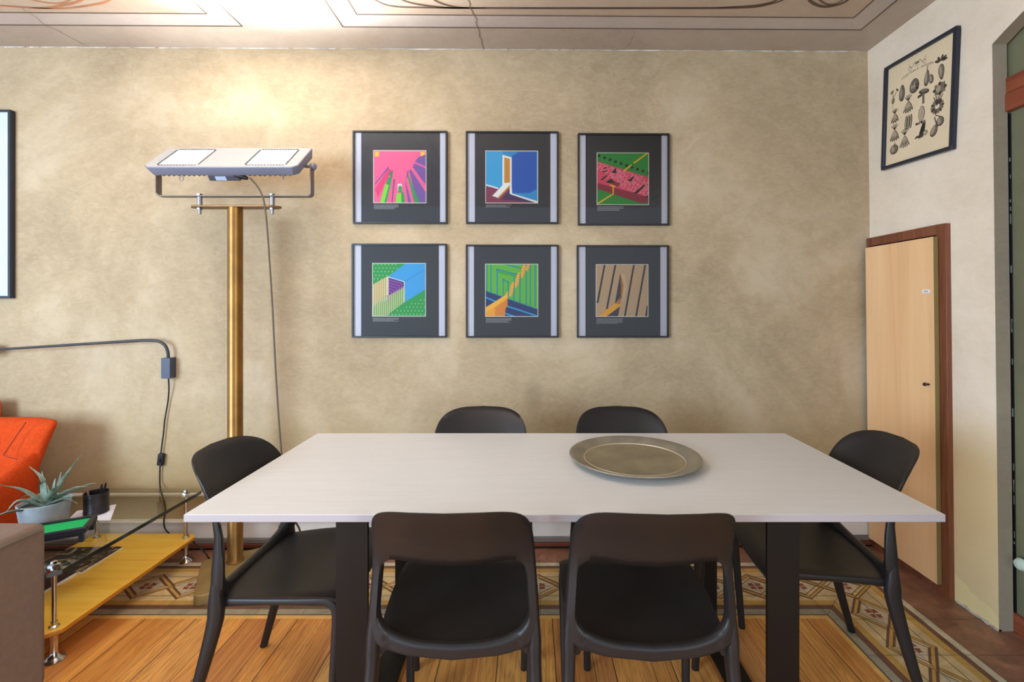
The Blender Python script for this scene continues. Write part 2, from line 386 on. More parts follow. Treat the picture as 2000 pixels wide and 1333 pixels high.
gline(WX+.2, -1.4, WX+.2, WYE+.2); gline(WX+BW, -1.4, WX+BW, 2.53); gline(WX, WYE, WX+BW, WYE+BW)
n0 = len(b.v); b.box(-4.2, 2.6, -1.6, 2.62, -.06, -.001, ti['grout'])
fo = b.build('floor', fl_m); tag(fo, kind='structure')
bm = bmesh.new(); bm.from_mesh(fo.data)
for f in bm.faces:
    if f.normal.z < 0 and f.calc_center_median().z > -.0005: f.normal_flip()
bm.to_mesh(fo.data); bm.free()
# ceiling with the painted panels
b = MB(); b.box(-4.2, 2.3, -1.6, 2.75, ZC, ZC+.15, 0)
def cpoly(p, m, z): b.add([(q[0],q[1],z) for q in p], [tuple(reversed(range(len(p))))], m)
XR = xr(ZC)
def crect(x0, x1, y0, y1, m, z):
    cpoly([(x0,y0),(x1,y0),(x1,y1+WS*x1),(x0,y1+WS*x0)], m, z)
crect(-4.2, XR, -1.6, 2.533, 3, ZC-.0004)
def cline(pts, w, m=1, z=ZC-.0025):
    for i in range(len(pts)-1):
        p, q = Vector(pts[i]).to_2d(), Vector(pts[i+1]).to_2d(); d = (q-p).normalized(); nn = Vector((-d.y,d.x))*w/2; e = d*w*.4
        cpoly([p-nn-e,q-nn+e,q+nn+e,p+nn-e], m, z-.00001*i)
def panel(x0, x1, yb=-1.4):
    # outer ruled line, pale band, inner ruled line, tan field
    crect(x0, x1, yb, 2.333, 2, ZC-.0008); crect(x0+.105, x1-.105, yb+.1, 2.235, 0, ZC-.0012)
    for k, (o, w) in enumerate(((0,.006),(.105,.006))):
        y1 = 2.333-o*.95
        cline([(x0+o, yb+o, 0), (x0+o, y1+WS*x0, 0), (x1-o, y1+WS*x1, 0), (x1-o, yb+o, 0), (x0+o, yb+o, 0)], w)
panel(-.925, 1.655); panel(-4.1, -1.42)
def swoop(pts, w0, w1, m=1, z=ZC-.0022):
    pp = smooth_path([(p[0],p[1],0) for p in pts], 8); n = len(pp); L = []; R = []
    for i, q in enumerate(pp):
        d = (pp[min(i+1,n-1)]-pp[max(i-1,0)]).normalized(); w = w0+(w1-w0)*math.sin(math.pi*i/(n-1)); nn = Vector((-d.y,d.x,0))*w/2
        L.append(q+nn); R.append(q-nn)
    for i in range(n-1): cpoly([L[i],R[i],R[i+1],L[i+1]], m, z)
def cp(px, py): d = (ZC-H)*F/(CY-py); return ((px-CX)/F*d, d)
for pts, w0, w1, m in [
    ([cp(720,-8),cp(760,10),cp(830,14),cp(1000,15),cp(1300,15),cp(1450,14),cp(1500,8),cp(1535,-5),cp(1530,-25)], .006, .014, 1),
    ([cp(760,-15),cp(800,4),cp(870,14),cp(950,15)], .004, .012, 1),
    ([cp(830,-20),cp(850,0),cp(885,12),cp(930,15)], .004, .012, 1),
    ([cp(1400,14),cp(1480,9),cp(1520,-4),cp(1500,-30)], .004, .012, 1),
    ([cp(1580,-25),cp(1582,0),cp(1610,12),cp(1650,3),cp(1680,-25)], .006, .018, 1),
    ([cp(1590,-30),cp(1600,-2),cp(1625,8),cp(1660,-8)], .004, .01, 1),
    ([cp(-120,2),cp(0,10),cp(80,15),cp(130,8),cp(165,-4),cp(175,-25)], .006, .014, 4),
    ([cp(60,14),cp(120,16),cp(185,8),cp(215,-2),cp(225,-25)], .004, .012, 4),
    ([cp(-60,-30),cp(40,-6),cp(110,6),cp(150,-6)], .004, .010, 4)]:
    swoop(pts, w0, w1, m)
def crack(pts, w):
    pp = []
    for i in range(len(pts)-1):
        a, c = Vector(pts[i]), Vector(pts[i+1])
        for j in range(7): pp.append(a.lerp(c, j/7)+Vector((random.uniform(-.006,.006), random.uniform(-.003,.003))))
    pp.append(Vector(pts[-1]))
    cline([(p.x,p.y,0) for p in pp], w, 5, ZC-.003)
crack([cp(915,0),cp(925,25),cp(933,50),cp(945,96)], .0035); crack([cp(42,14),cp(90,48),cp(172,91)], .002)
crack([cp(1240,60),cp(1235,80),cp(1215,98)], .0015)
tag(b.build('ceiling', [M['ceil'], M['ceilline'], M['ceil2'], M['ceil3'], M['rust'], M['crack']]), kind='structure')
# ragged white seam between wall and ceiling
b = MB(); xx = -4.2
while xx < 1.82:
    w = random.uniform(.05,.16); h = random.uniform(.001,.006)
    b.box(xx, xx+w, wy(xx)-.002, wy(xx)+.02, ZC-h, ZC+.002); xx += w*random.choice((.97,.97,1.2))
tag(b.build('trim_1', M['seam']), kind='structure')
# baseboard: white board, grey strip, red brown shoe
Rw = Matrix.Translation((0,2.533,0)) @ Matrix.Rotation(WROT, 4, 'Z')
bb = empty('baseboard_back', (0,2.533,0), WROT, kind='structure')
MB().box(-4.2,1.84,-.022,.01,.058,.142).build('board', M['white'], bb, bevel=.003)
MB().box(-4.2,1.84,-.03,.01,.140,.152).build('top_moulding', M['white'], bb, bevel=.004)
MB().box(-4.2,1.84,-.030,.01,.032,.058).build('grey_strip', M['greystrip'], bb, bevel=.003)
MB().box(-4.2,1.84,-.038,.01,.012,.032).build('shoe_moulding', M['redbrown'], bb, bevel=.003)
MB().box(-4.2,1.84,-.026,.01,-.002,.012).build('black_strip', M['black'], bb)  # black strip along the floor under the shoe moulding
pr = empty('trim_2', (0,2.533,0), WROT, kind='structure')
MB().tube([(-4.2,-.014,.288),(1.8,-.014,.288)], .0095, 12, Vector((0,0,1))).build('conduit', M['pipe'], pr, smooth=True)
for cx in (-3.2,-2.45,-1.84,-1.1,-.3,.5,1.3): MB().box(cx-.008,cx+.008,-.026,0,.275,.301).build('clip', M['pipe'], pr, bevel=.003)

# cupboard door in the right wall
SH = Matrix(((1,0,-.0115,1.864),(0,1,0,0),(0,0,1,0),(0,0,0,1)))
dr = empty('door_1', (xr(0), 2.3, 0), 0, kind='structure'); T0 = Matrix.Translation((-xr(0),-2.3,0))
def rb(mb, *a, m=0): return mb.box(*a, m=m, M=T0 @ SH)
t = MB(); rb(t,-.022,.01, 2.062,2.112, -.002,1.657); rb(t,-.022,.01, 2.112,2.548, 1.612,1.657); rb(t,-.022,.01, 2.525,2.548,-.002,1.612); rb(t,-.018,.01, 2.112,2.525,-.002,.045)
t.build('door_frame', M['trimwood'], dr, bevel=.002)
t = MB(); rb(t,-.004,.02, 2.10,2.526, .03,1.615); t.build('black_backing', M['black'], dr)  # black sheet behind the panel; the wall has no hole
t = MB(); rb(t,-.046,-.024, 2.098,2.522, .048,1.603); p = t.build('door_panel', [M['birch'], M['birchedge']], dr, bevel=.001)
for f in p.data.polygons:
    if abs(f.normal.x) < .5: f.material_index = 1
t = MB(); yk = 2.128; zk = .938
t.lathe([(.0,0),(.0045,0),(.004,.012),(.0075,.016),(.008,.022),(.005,.026),(0,.027)], 14, M=T0 @ SH @ Matrix.Translation((-.046,yk,zk)) @ Matrix.Rotation(-math.pi/2,4,'Y'))
t.build('knob', M['black'], p, smooth=True)
t = MB(); rb(t,-.0472,-.046, 2.118,2.158, 1.352,1.367); st = t.build('sticker', M['sticker'], p)
t = MB()
for k, (a, c) in enumerate(((.026,.031),(.0195,.0245),(.014,.018),(.009,.0125))): rb(t,-.0478,-.0470, 2.118+a,2.118+c, 1.357,1.3625)
t.build('print', M['stickerblue'], st)
# glass door behind the arch
d2 = empty('door_2', (1.93, 1.1, 0), 0, kind='structure'); T0 = Matrix.Translation((-1.93,-1.1,0))
gg = G('sea_green_glass'); nn = gg.noise(gg.mapping(), 3, 3); gg.out(gg.ramp(nn, [(.3,(104,104,80)),(.7,(120,120,94))]), .22, .6); M['door_glass'] = gg.m
t = MB(); rb(t,.070,.080, .2,1.95,.04,2.60); t.build('glass_pane', M['door_glass'], d2)
t = MB(); rb(t,.060,.088, .2,1.93,-.002,.074); t.build('bottom_rail', M['railwood'], d2, bevel=.004)
t = MB(); rb(t,.048,.088, .2,1.93,2.065,2.135); rb(t,.052,.088,.2,1.93,2.136,2.20); t.build('transom', M['railwood'], d2, bevel=.003)
t = MB()
rb(t,.066,.0705,1.8655,1.90,.07,2.06)
t.build('edge_gap_strip', M['black'], d2)  # black strip put in for the dark gap line beside the glass
t = MB()
for k in range(16):
    z0 = random.uniform(.3,2.0); rb(t,.0655,.0662, 1.866,1.869+random.uniform(0,.003), z0, z0+random.uniform(.006,.05))
o_ = t.build('edge_silvering', mat('silvering', (150,156,150), .25, metal=.5), d2); o_['kind'] = 'stuff'
t = MB(); t.lathe([(0,0),(.012,0),(.010,.014),(.020,.022),(.024,.034),(.018,.046),(0,.05)], 18, M=T0 @ SH @ Matrix.Translation((.070,1.815,.295)) @ Matrix.Rotation(-math.pi/2,4,'Y'))
t.build('knob', M['knobw'], d2, smooth=True)
t = MB(); rb(t,.088,.10,-.9,2.55,-.02,2.69); tag(t.build('wall_hall', M['reveal']), kind='structure')
D.objects['wall_hall'].location = (1.93,1.1,0)
D.objects['wall_hall'].name = 'wall_right_hall'
b = MB(); yy = 1.87                                  # broken plaster skirting along the foot of the wall
for k in range(14):
    y0 = 1.868+k*.013; h = random.uniform(.004,.012)
    b.box(xr(0)-random.uniform(.002,.008), xr(0)+.01, y0, y0+.014, -.001, h)
tag(b.build('trim_3', M['seam']), kind='structure')

# ------------------------------------------------------------------ dining table
tb = empty('dining_table', (.091,1.626,0), 0, 'long white dining table on dark flat steel legs in the middle of the room', 'table')
o = MB().box(-1.0,1.0,-.393,.388,.728,.748).build('tabletop', [M['tabletop'], M['shadededge']], tb, bevel=.0015)
for f in o.data.polygons:
    if abs(f.normal.z) < .5: f.material_index = 1
for x0 in (-.637, .577):
    t = MB(); x1 = x0+.09; y0, y1, th = -.305, .289, .012
    t.prism([(y0,.0),(y1,.0),(y1,.728),(y1-th,.728),(y1-th,th),(y0+th,th),(y0+th,.728),(y0,.728)], x0, x1, M=Matrix(((0,0,1,0),(1,0,0,0),(0,1,0,0),(0,0,0,1))))
    t.build('leg_frame', M['tableleg'], tb, bevel=.001)
# ------------------------------------------------------------------ pewter plate
pl = empty('serving_plate', (.367,1.655,.748), 0, 'large round pewter plate lying on the right half of the white table', 'plate')
R = .228
MB().lathe([(.150,0),(.158,.001),(.178,.012),(R-.004,.021),(R,.024),(R-.001,.0265),(R-.006,.027),(.205,.0215),(.188,.0150),(.1755,.0095)], 96, cap=False).build('rim', M['pewter'], pl, smooth=True, angle=80)
MB().lathe([(.1765,.0095),(.1757,.0122),(.1745,.0128),(.1733,.0122),(.1725,.0085)], 96, cap=False).build('ridge', mat('pewter_ridge_lit', (196,186,160), .4, metal=.4), pl, smooth=True, angle=80)  # ridge coloured lighter so that it reads as a highlight line
MB().lathe([(.1755,.0095),(.173,.0095),(.170,.0085),(.10,.0060),(.045,.0060),(.043,.0070),(.040,.0060),(0,.0058)], 96).build('well', M['pewter2'], pl, smooth=True, angle=80)

# ------------------------------------------------------------------ dining chair (faces +Y, rear of the seat at y = 0)
def side_y(z): return -.100*max(0,(z-.60)/.235)**2 if z > .45 else -.105*(.42-z)/.42*(1 if z < .42 else 0)
def back_pt(x, z, hw=.2, off=0):
    s = max(-1,min(1,x/.215)); wr = .028+.042*max(0,min(1,(z-.45)/.33))
    return Vector((x, side_y(max(z,.451))-wr*(1-abs(s)**2.2)+.012+.010*max(0,min(1,(z-.45)/.33))-off, z))
def loop_outer(n):
    # rounded trapezoid: wide at the seat, narrower at the top, softly arched top edge
    out = []
    for i in range(n):
        a = 2*math.pi*i/n; ca, sa = math.cos(a), math.sin(a)
        e = 2/6.0 if sa > 0 else 2/9
        x = math.copysign(abs(ca)**e, ca); zz = math.copysign(abs(sa)**e, sa)
        z = .628+zz*(.207 if zz > 0 else .213)
        hw = .220-.020*max(0,(z-.46)/.30) if z < .76 else .200-.006*(z-.76)/.075
        z -= .018*(abs(x)**2.5)*max(0,zz) if zz > 0 else -.022*(abs(x)**2)*abs(zz)
        out.append((x*hw, z))
    return out
def loop_inner(n):
    out = []
    for i in range(n):
        a = 2*math.pi*i/n; ca, sa = math.cos(a), math.sin(a)
        e = 2/5.0
        x = math.copysign(abs(ca)**e, ca); zz = math.copysign(abs(sa)**e, sa)
        z = .565+zz*(.098 if zz > 0 else .112)
        hw = .192-.010*(z-.46)/.2
        z += (.018*x*x*zz if zz > 0 else .020*x*x*(-zz))
        out.append((x*hw, z))
    return out
def make_chair():
    c = empty('dining_chair')
    N = 96; lo, li = loop_outer(N), loop_inner(N); K = 7
    rings = []
    for j in range(K+1):
        t = j/K; rings.append([(lo[i][0]*(1-t)+li[i][0]*t, lo[i][1]*(1-t)+li[i][1]*t) for i in range(N)])
    vs = []; th = .0075
    for sgn in (1,-1):
        for j, r in enumerate(rings):
            edge = min(j, K-j)/K; e = (1-(1-min(1,edge/.18))**2)**.5 if edge < .18 else 1
            for (x, z) in r:
                lowf = max(0, min(1, (.66-z)/.1)); tt = (th+lowf*.006)*(.35+.65*e)
                if abs(x) > .17: tt += .004*lowf
                p = back_pt(x, z); vs.append(Vector((p.x, p.y+sgn*tt, p.z)))
    fs = []; off = (K+1)*N
    for j in range(K):
        for i in range(N):
            i2 = (i+1)%N; a, b_, c_, d = j*N+i, j*N+i2, (j+1)*N+i2, (j+1)*N+i
            fs.append((a,b_,c_,d)); fs.append((off+a,off+d,off+c_,off+b_))
    for i in range(N):
        i2 = (i+1)%N
        fs.append((i,off+i,off+i2,i2)); fs.append((K*N+i,K*N+i2,off+K*N+i2,off+K*N+i))
    MB().add(vs, fs).build('backrest', M['plastic'], c, smooth=True, angle=70)
    # seat shell: from the rear rail to the front, dished, front edge rolled down
    nx, ny = 24, 26; top = []; bot = []
    for j in range(ny+1):
        v = j/ny
        for i in range(nx+1):
            u = -1+2*i/nx
            hw = .196+.020*math.sin(min(1,v*1.35)*math.pi/2)-.004*v
            # round the front corners
            vv = v*.385
            fr = (1-abs(u)**4)*.014
            y = .006-.018*(1-u*u)*(1-v)**3 + vv*.985 + fr*v**3
            z = .446-.016*(1-u*u)*math.sin(math.pi*min(1,.12+v))+.010*v+.010*abs(u)**3*math.sin(math.pi*v)-.013*max(0,(v-.86)/.14)**2
            if abs(u) > .999: z -= .004
            top.append(Vector((u*hw, y, z))); 
            bot.append(Vector((u*hw*.985, y-(.004 if v > .99 else 0), z-.010-(.004*abs(u)**6 if abs(u) > .8 else 0))))
    fs = []; o1 = len(top); w = nx+1
    for j in range(ny):
        for i in range(nx):
            a = j*w+i; fs.append((a,a+1,a+w+1,a+w)); fs.append((o1+a,o1+a+w,o1+a+w+1,o1+a+1))
    for i in range(nx): fs.append((i,o1+i,o1+i+1,i+1)); a = ny*w+i; fs.append((a,a+1,o1+a+1,o1+a))
    for j in range(ny): a = j*w; fs.append((a,a+w,o1+a+w,o1+a)); a = j*w+nx; fs.append((a,o1+a,o1+a+w,a+w))
    t = MB().add(top+bot, fs)
    t.build('seat', M['plastic'], c, smooth=True, angle=75)
    for sx in (-1,1):                                # rear legs splay back and run up into the post
        zs = [0,.06,.14,.22,.30,.35,.39,.42,.45,.49,.54,.60,.655]; pts = []; rr = []
        for z in zs:
            q = max(0,(.40-z)/.40); k = z/.42
            ry = .0125+.0105*min(1,k)**1.5 if z <= .42 else .023-.0175*min(1,(z-.42)/.15)
            rx = .0125+.004*min(1,k) if z <= .45 else .0165-.0095*min(1,(z-.45)/.16)
            pts.append((sx*(.2055+.016*q-.010*max(0,(z-.46)/.2)), -.105*q**1.12+.007, z)); rr.append((rx, ry))
        MB().tube(pts, rr, 16, p=2.5).build('leg', M['plastic'], c, smooth=True, angle=60)
    for sx in (-1,1):                                # front legs: the seat rail bends down into the leg
        pts = []; rr = []
        for k in range(11):
            v = k/10*.80; hw = .196+.020*math.sin(min(1,v*1.35)*math.pi/2)-.004*v
            pts.append((sx*(hw-.0105), .002+v*.402, .428+.010*v+.006*math.sin(math.pi*v))); rr.append((.0110,.0165-.005*math.sin(math.pi*k/11)))
        x_ = abs(pts[-1][0])
        for (y_, z_, r1, r2) in ((.341,.431,.0115,.0135),(.3515,.420,.012,.0150),(.3555,.400,.0125,.0155),(.3550,.37,.0130,.0150),(.350,.30,.0130,.0145),(.343,.20,.0128,.0138),(.335,.10,.0125,.0130),(.328,0,.0125,.0125)):
            pts.append((sx*(x_-.010*(.43-z_)/.43), y_, z_)); rr.append((r1,r2))
        MB().tube(pts, rr, 14, p=2.5).build('leg', M['plastic'], c, smooth=True, angle=60)
    return c
chair0 = make_chair()
spots = [(-.193,1.19,0,'black dining chair seen from behind, left one on the near side of the table'),
 (.305,1.185,-.01,'black dining chair seen from behind, right one on the near side of the table'),
 (-.213,2.004,math.pi,'black dining chair on the wall side of the table, left of the plate'),
 (.397,2.004,math.pi,'black dining chair on the wall side of the table, behind the plate'),
 (-.915,1.567,-math.pi/2,'black dining chair at the left end of the table, by the brass pole'),
 (1.155,1.66,math.pi/2-.12,'black dining chair at the right end of the table, before the cupboard door')]
for i, (x, y, rz, lab) in enumerate(spots):
    o = chair0 if i == 0 else copy_tree(chair0)
    o.location = (x,y,0); o.rotation_euler = (0,0,rz); tag(o, lab, 'chair', 'black dining chairs around the white table')

# ------------------------------------------------------------------ framed prints on the back wall
def clip(poly):
    for ax, lim, sg in ((0,0,1),(0,1,-1),(1,0,1),(1,1,-1)):
        out = []
        for i in range(len(poly)):
            p, q = poly[i], poly[(i+1)%len(poly)]
            a, c = (p[ax]-lim)*sg, (q[ax]-lim)*sg
            if a >= 0: out.append(p)
            if (a >= 0) != (c >= 0):
                t = a/(a-c); out.append((p[0]+(q[0]-p[0])*t, p[1]+(q[1]-p[1])*t))
        poly = out
        if len(poly) < 3: return []
    return poly
class Art:
    def __init__(s): s.items = []
    def p(s, layer, col, pts): 
        q = clip(list(pts))
        if q: s.items.append((layer, col, q))
    def l(s, layer, col, pts, w):
        for i in range(len(pts)-1):
            a, c = Vector(pts[i]), Vector(pts[i+1]); d = c-a
            if d.length < 1e-6: continue
            d.normalize(); n = Vector((-d.y,d.x))*w/2; e = d*w/2
            s.p(layer, col, [tuple(a-n-e),tuple(c-n+e),tuple(c+n+e),tuple(a+n-e)])
def sq(x0,y0,x1,y1): return [(x0,y0),(x1,y0),(x1,y1),(x0,y1)]
def art_towers():
    a = Art(); P=(240,104,150); PU=(128,88,160); GR=(40,158,84); LG=(136,222,60); DP=(150,70,120); Y=(250,204,60)
    a.p(0,P,sq(0,0,1,1)); a.p(1,Y,sq(.02,.89,.10,.98)); a.p(1,Y,sq(.90,.89,.98,.98)); a.p(1,(250,150,176),sq(.1,.4,.9,.43)[:0] or sq(0,.99,1,1))
    a.p(1,PU,[(.86,.88),(1,.93),(1,.70),(.79,.79)]); a.p(1,PU,[(.78,.76),(1,.66),(1,.33),(.72,.64)]); a.p(1,PU,[(.68,.62),(.73,.66),(1,.22),(1,-.02),(.84,0)])
    a.p(2,P,[(.70,.66),(.74,.70),(1,.34),(1,.20)]); a.p(2,GR,[(.64,.56),(.67,.52),(.88,0),(.78,0)]); a.p(2,PU,[(.62,.45),(.64,.6),(.67,.62),(.65,.5)])
    a.p(2,PU,[(.60,.42),(.62,.38),(.72,0),(.66,0)]); a.p(2,GR,[(.27,.54),(.35,.50),(.36,.58),(.34,.62)]); a.p(2,GR,[(.27,.48),(.36,.52),(.24,0),(.13,0)]); a.p(3,LG,[(.22,.36),(.29,.34),(.20,0),(.12,0)])
    a.p(2,PU,[(.35,.62),(.37,.62),(.34,.48)]); a.p(2,DP,[(.38,.45),(.41,.45),(.36,0),(.34,0)]); a.p(2,PU,[(.02,.34),(.03,.38),(.28,.70),(.29,.66)]); a.p(2,(232,60,120),[(.02,.25),(.28,.66),(.34,.62),(.08,.1)])
    a.p(3,(250,240,240),sq(.46,.22,.54,.36)); a.p(4,GR,[(.47,.2),(.54,.2),(.54,.3),(.505,.34),(.47,.3)]); a.p(4,LG,[(.42,0),(.53,0),(.53,.18),(.44,.18)]); a.p(3,GR,[(.53,0),(.6,0),(.57,.2),(.53,.22)])
    return a
def art_door():
    a = Art(); LB=(40,150,200); DB=(24,92,178); OR=(206,146,56); WH=(244,238,226); MR=(140,54,84); DP=(70,46,92)
    a.p(0,LB,sq(0,0,1,1)); a.p(1,(60,170,214),sq(0,.3,.32,1)); a.p(2,DB,[(.50,.90),(.64,.985),(.98,.985),(.98,.26),(.85,.19),(.5,.19)]); a.p(1,MR,[(0,.33),(.24,.26),(.46,.33),(.5,.17),(1,.0),(0,0)])
    a.p(2,DP,[(.3,.06),(.5,.30),(.5,.18),(.95,.0),(.7,.03)]); a.p(3,WH,[(.32,.93),(.5,.88),(.5,.17),(.46,.17),(.46,.33),(.32,.33)]); a.p(4,OR,[(.355,.88),(.465,.85),(.465,.39),(.355,.38)])
    a.p(3,WH,[(0,.36),(.24,.29),(.24,.26),(0,.33)]); a.p(4,WH,[(.36,.38),(.47,.39),(.46,.33),(.24,.09),(.12,.13)]); a.p(5,OR,[(.46,.34),(.465,.30),(.24,.07),(.23,.10)])
    a.p(4,WH,[(.47,.34),(.5,.33),(.51,.18),(1,.03),(1,.0),(.96,0),(.48,.16)])
    return a
def art_maze():
    a = Art(); G1=(30,146,52); PK=(226,72,104); DR=(150,36,60); Y=(244,188,30); BK=(26,30,28); LN=(250,160,170)
    def Q(u, v): return (u, .84-.30*u-.0*v-v*.52)       # u across, v down the red wall
    a.p(0,G1,sq(0,0,1,1)); a.p(1,PK,[(0,.84),(1,.53),(1,.14),(0,.42)]); a.p(2,DR,[(0,.42),(1,.14),(1,.03),(.86,.02),(0,.30)])
    def L(i, j):                                        # skewed lattice of the maze
        return (.04+i*.062+j*.048-.10, .80-i*.0195*1.0+ -j*.043+.0)
    r = random.Random(5)
    for i in range(0,17):
        for j in range(-3,14):
            if r.random() < .6:
                p, q = L(i,j), L(i+1,j) 
            else: p, q = L(i,j), (L(i,j+1)[0]-.085, L(i,j+1)[1])
            def inside(p): return p[1] < .83-.31*p[0] and p[1] > .435-.28*p[0]
            if inside(p) and inside(q): a.l(3,LN,[p,q],.012)
    for pts in ([(.27,.62),(.36,.71),(.38,.60)],[(.16,.43),(.27,.50),(.33,.45),(.30,.40)],[(.59,.46),(.72,.56),(.72,.54),(.66,.44)],[(.70,.21),(.93,.40),(.93,.36),(.78,.21)],[(.06,.48),(.2,.59),(.19,.55),(.1,.47)],[(.12,.71),(.18,.73),(.19,.70),(.13,.69)],[(.93,.13),(.99,.19),(.99,.13)],[(.08,.65),(.21,.66),(.14,.62)]):
        a.p(4,BK,pts)
    a.p(4,DR,[(.33,.46),(.30,.38),(.40,.34),(.46,.40)])
    a.l(5,Y,[(.02,.02),(.31,.20),(.31,.33)],.028); a.l(5,Y,[(.26,.37),(.34,.35)],.03); a.l(5,Y,[(.53,.66),(.66,.76)],.028); a.l(5,Y,[(.72,.81),(.97,.99)],.028)
    for k in range(10):
        x, y = .03+k*.107, .95-k*.037
        a.p(5,BK,[(x-.03,y-.015),(x,y-.035),(x+.035,y-.02),(x+.03,y+.01),(x+.015,y+.04),(x+.005,y+.01),(x-.012,y+.03),(x-.012,y+.005)])
    return a
def art_tunnel():
    a = Art(); G1=(24,158,66); LB=(56,164,214); WH=(240,236,214); PU=(96,40,130); MG=(186,84,178); LG=(110,186,72)
    a.p(0,G1,sq(0,0,1,1)); r = random.Random(3)
    for k in range(15):
        for j in range(15):
            x, y = .03+k*.068+(j%2)*.03, .03+j*.068
            if (y > .70+.35*(x-.2) and x < .5) or (y < .03+.45*(x-.3)*1.05+.0): a.p(1,WH,sq(x-.007,y-.007,x+.007,y+.007))
    a.p(2,LB,[(.29,.75),(.62,1.0),(1,1.0),(1,.50),(.62,.27),(.60,.65)]); a.l(3,(30,120,180),[(.62,.66),(1,.90)],.008)
    a.p(3,PU,[(.29,.74),(.60,.64),(.6,.54),(.29,.38)])
    for k in range(7): 
        o = k*.055; a.l(4,MG if k else WH,[(.29,.745-o),(.60-o*.9,.655-o*.72),(.60-o*.9,.60-o*1.0)],.012)
    a.p(2,(214,198,120),[(0,.60),(.28,.76),(.28,.38),(0,.2)])
    for k in range(8):
        x = .0+k*.04; a.l(4,(176,112,60),[(x,.18+x*.5),(x,.60+x*.55)],.008)
        a.l(4,WH,[(x+.018,.18+x*.5),(x+.018,.60+x*.55)],.008)
    a.p(2,LG,[(0,.20),(.28,.40),(.6,.56),(.6,.26),(.28,.03),(.22,0),(0,0)])
    for k in range(16):
        x = .01+k*.038; a.l(5,WH,[(x,max(0,-.2+x*.77)),(x,.20+x*.62)],.009); a.l(5,(190,120,80),[(x+.013,max(0,-.2+x*.77)),(x+.013,.20+x*.62)],.006)
    a.l(6,WH,[(.285,.75),(.285,.4)],.014); a.l(6,WH,[(.285,.75),(.605,.65),(.605,.27)],.012)
    return a
def art_arches():
    a = Art(); G1=(106,190,48); TL=(0,146,166); NV=(20,44,104); Y=(244,170,28); Y2=(250,190,50); OR=(236,130,50)
    a.p(0,G1,sq(0,0,1,1))
    for x in (.02,.10,.78,.86,.955): a.l(1,TL,[(x,1.0),(x,.2)],.024)
    a.l(1,TL,[(.22,.35),(.22,.90),(.66,.79),(.66,.2)],.028); a.l(1,TL,[(.335,.35),(.335,.71),(.43,.66),(.43,.3)],.024); a.l(1,TL,[(.38,1.0),(.7,.92)],.025); a.l(1,TL,[(.545,.78),(.545,.2)],.024)
    a.p(2,(70,170,50),[(.25,.87),(.6,.79),(.6,.75),(.25,.83)])
    a.p(3,NV,[(0,.50),(1,.14),(1,0),(0,0)]); a.l(4,TL,[(0,.49),(1,.135)],.016); a.l(4,(20,160,210),[(0,.36),(.30,.24)],.03); a.l(4,(20,160,210),[(.42,.19),(1,.0)],.03); a.l(4,(20,160,210),[(.36,.06),(.56,-.01)],.03)
    for cx, cy, rx, ry in ((.50,.52,.035,.15),(.61,.70,.035,.15),(.72,.88,.035,.15),(.815,.97,.03,.1)):
        a.p(3,Y2,[(cx+rx*math.cos(t)+.03*math.sin(t),cy+ry*math.sin(t)) for t in [2*math.pi*k/14 for k in range(14)]])
        for k in range(5): a.l(4,OR,[(cx-rx*.7,cy-ry*.7+k*ry*.32),(cx+rx*.9,cy-ry*.55+k*ry*.32)],.012)
    a.p(5,Y2,[(.36,.36),(.42,.50),(.43,.36)]); a.p(5,Y,[(.0,.10),(.42,.38),(.42,.2),(.38,.14),(.37,0),(0,0)]); a.p(6,Y2,[(0,.17),(.38,.41),(.43,.37),(.0,.06)])
    a.p(6,(226,140,20),[(.18,.0),(.18,.17),(.42,.33),(.42,.2),(.38,.14),(.37,0)])
    return a
def art_slats():
    a = Art(); BE=(216,184,142); ST=(172,128,86); BK=(44,26,30); Y=(240,176,20); OR=(196,128,44); DP=(60,46,62)
    a.p(0,BE,sq(0,0,1,1))
    for k in range(46): y = -.25+k*.029; a.l(1,ST,[(0,y+.13),(1,y-.04)],.008)
    for k in range(12):
        y = 0
    for x0, x1, y0 in ((.16,.02,.26),(.37,.20,.14),(.73,.55,0),(.95,.77,0)): a.p(2,BK,[(x0-.017,1),(x0+.017,1),(x1+.02,y0),(x1-.015,y0)])
    a.p(2,BK,[(.98,.2),(1,.2),(.99,0),(.95,0)])
    a.p(3,BE,[(.34,1),(.7,1),(.5,.5),(.44,0),(.40,0)][:0] or [(.46,.84),(.55,.8),(.6,.55),(.52,.3)]); a.p(4,DP,[(.465,.84),(.50,.60),(.47,.30),(.40,.24),(.36,.26)]); a.p(4,OR,[(.465,.84),(.53,.60),(.50,.35),(.46,.36),(.47,.6)])
    a.p(5,OR,[(.37,.25),(.46,.37),(.47,.24)]); a.p(5,Y,[(.05,.01),(.34,.24),(.46,.24),(.47,.20),(.20,.0)]); a.p(4,DP,[(.2,.0),(.46,.2),(.42,.0)])
    return a
FR = [(689,255,873,437,art_towers,'pink and purple tower print with yellow corners','top left'),
      (910,256,1091,437,art_door,'blue print of an open white doorway','top middle'),
      (1129,260,1308,440,art_maze,'red maze on green print','top right'),
      (687,476,872,660,art_tunnel,'green print with a blue striped block','bottom left'),
      (910,478,1091,660,art_arches,'green and teal striped arches print','bottom middle'),
      (1127,479,1307,660,art_slats,'beige slatted print with a yellow path','bottom right')]
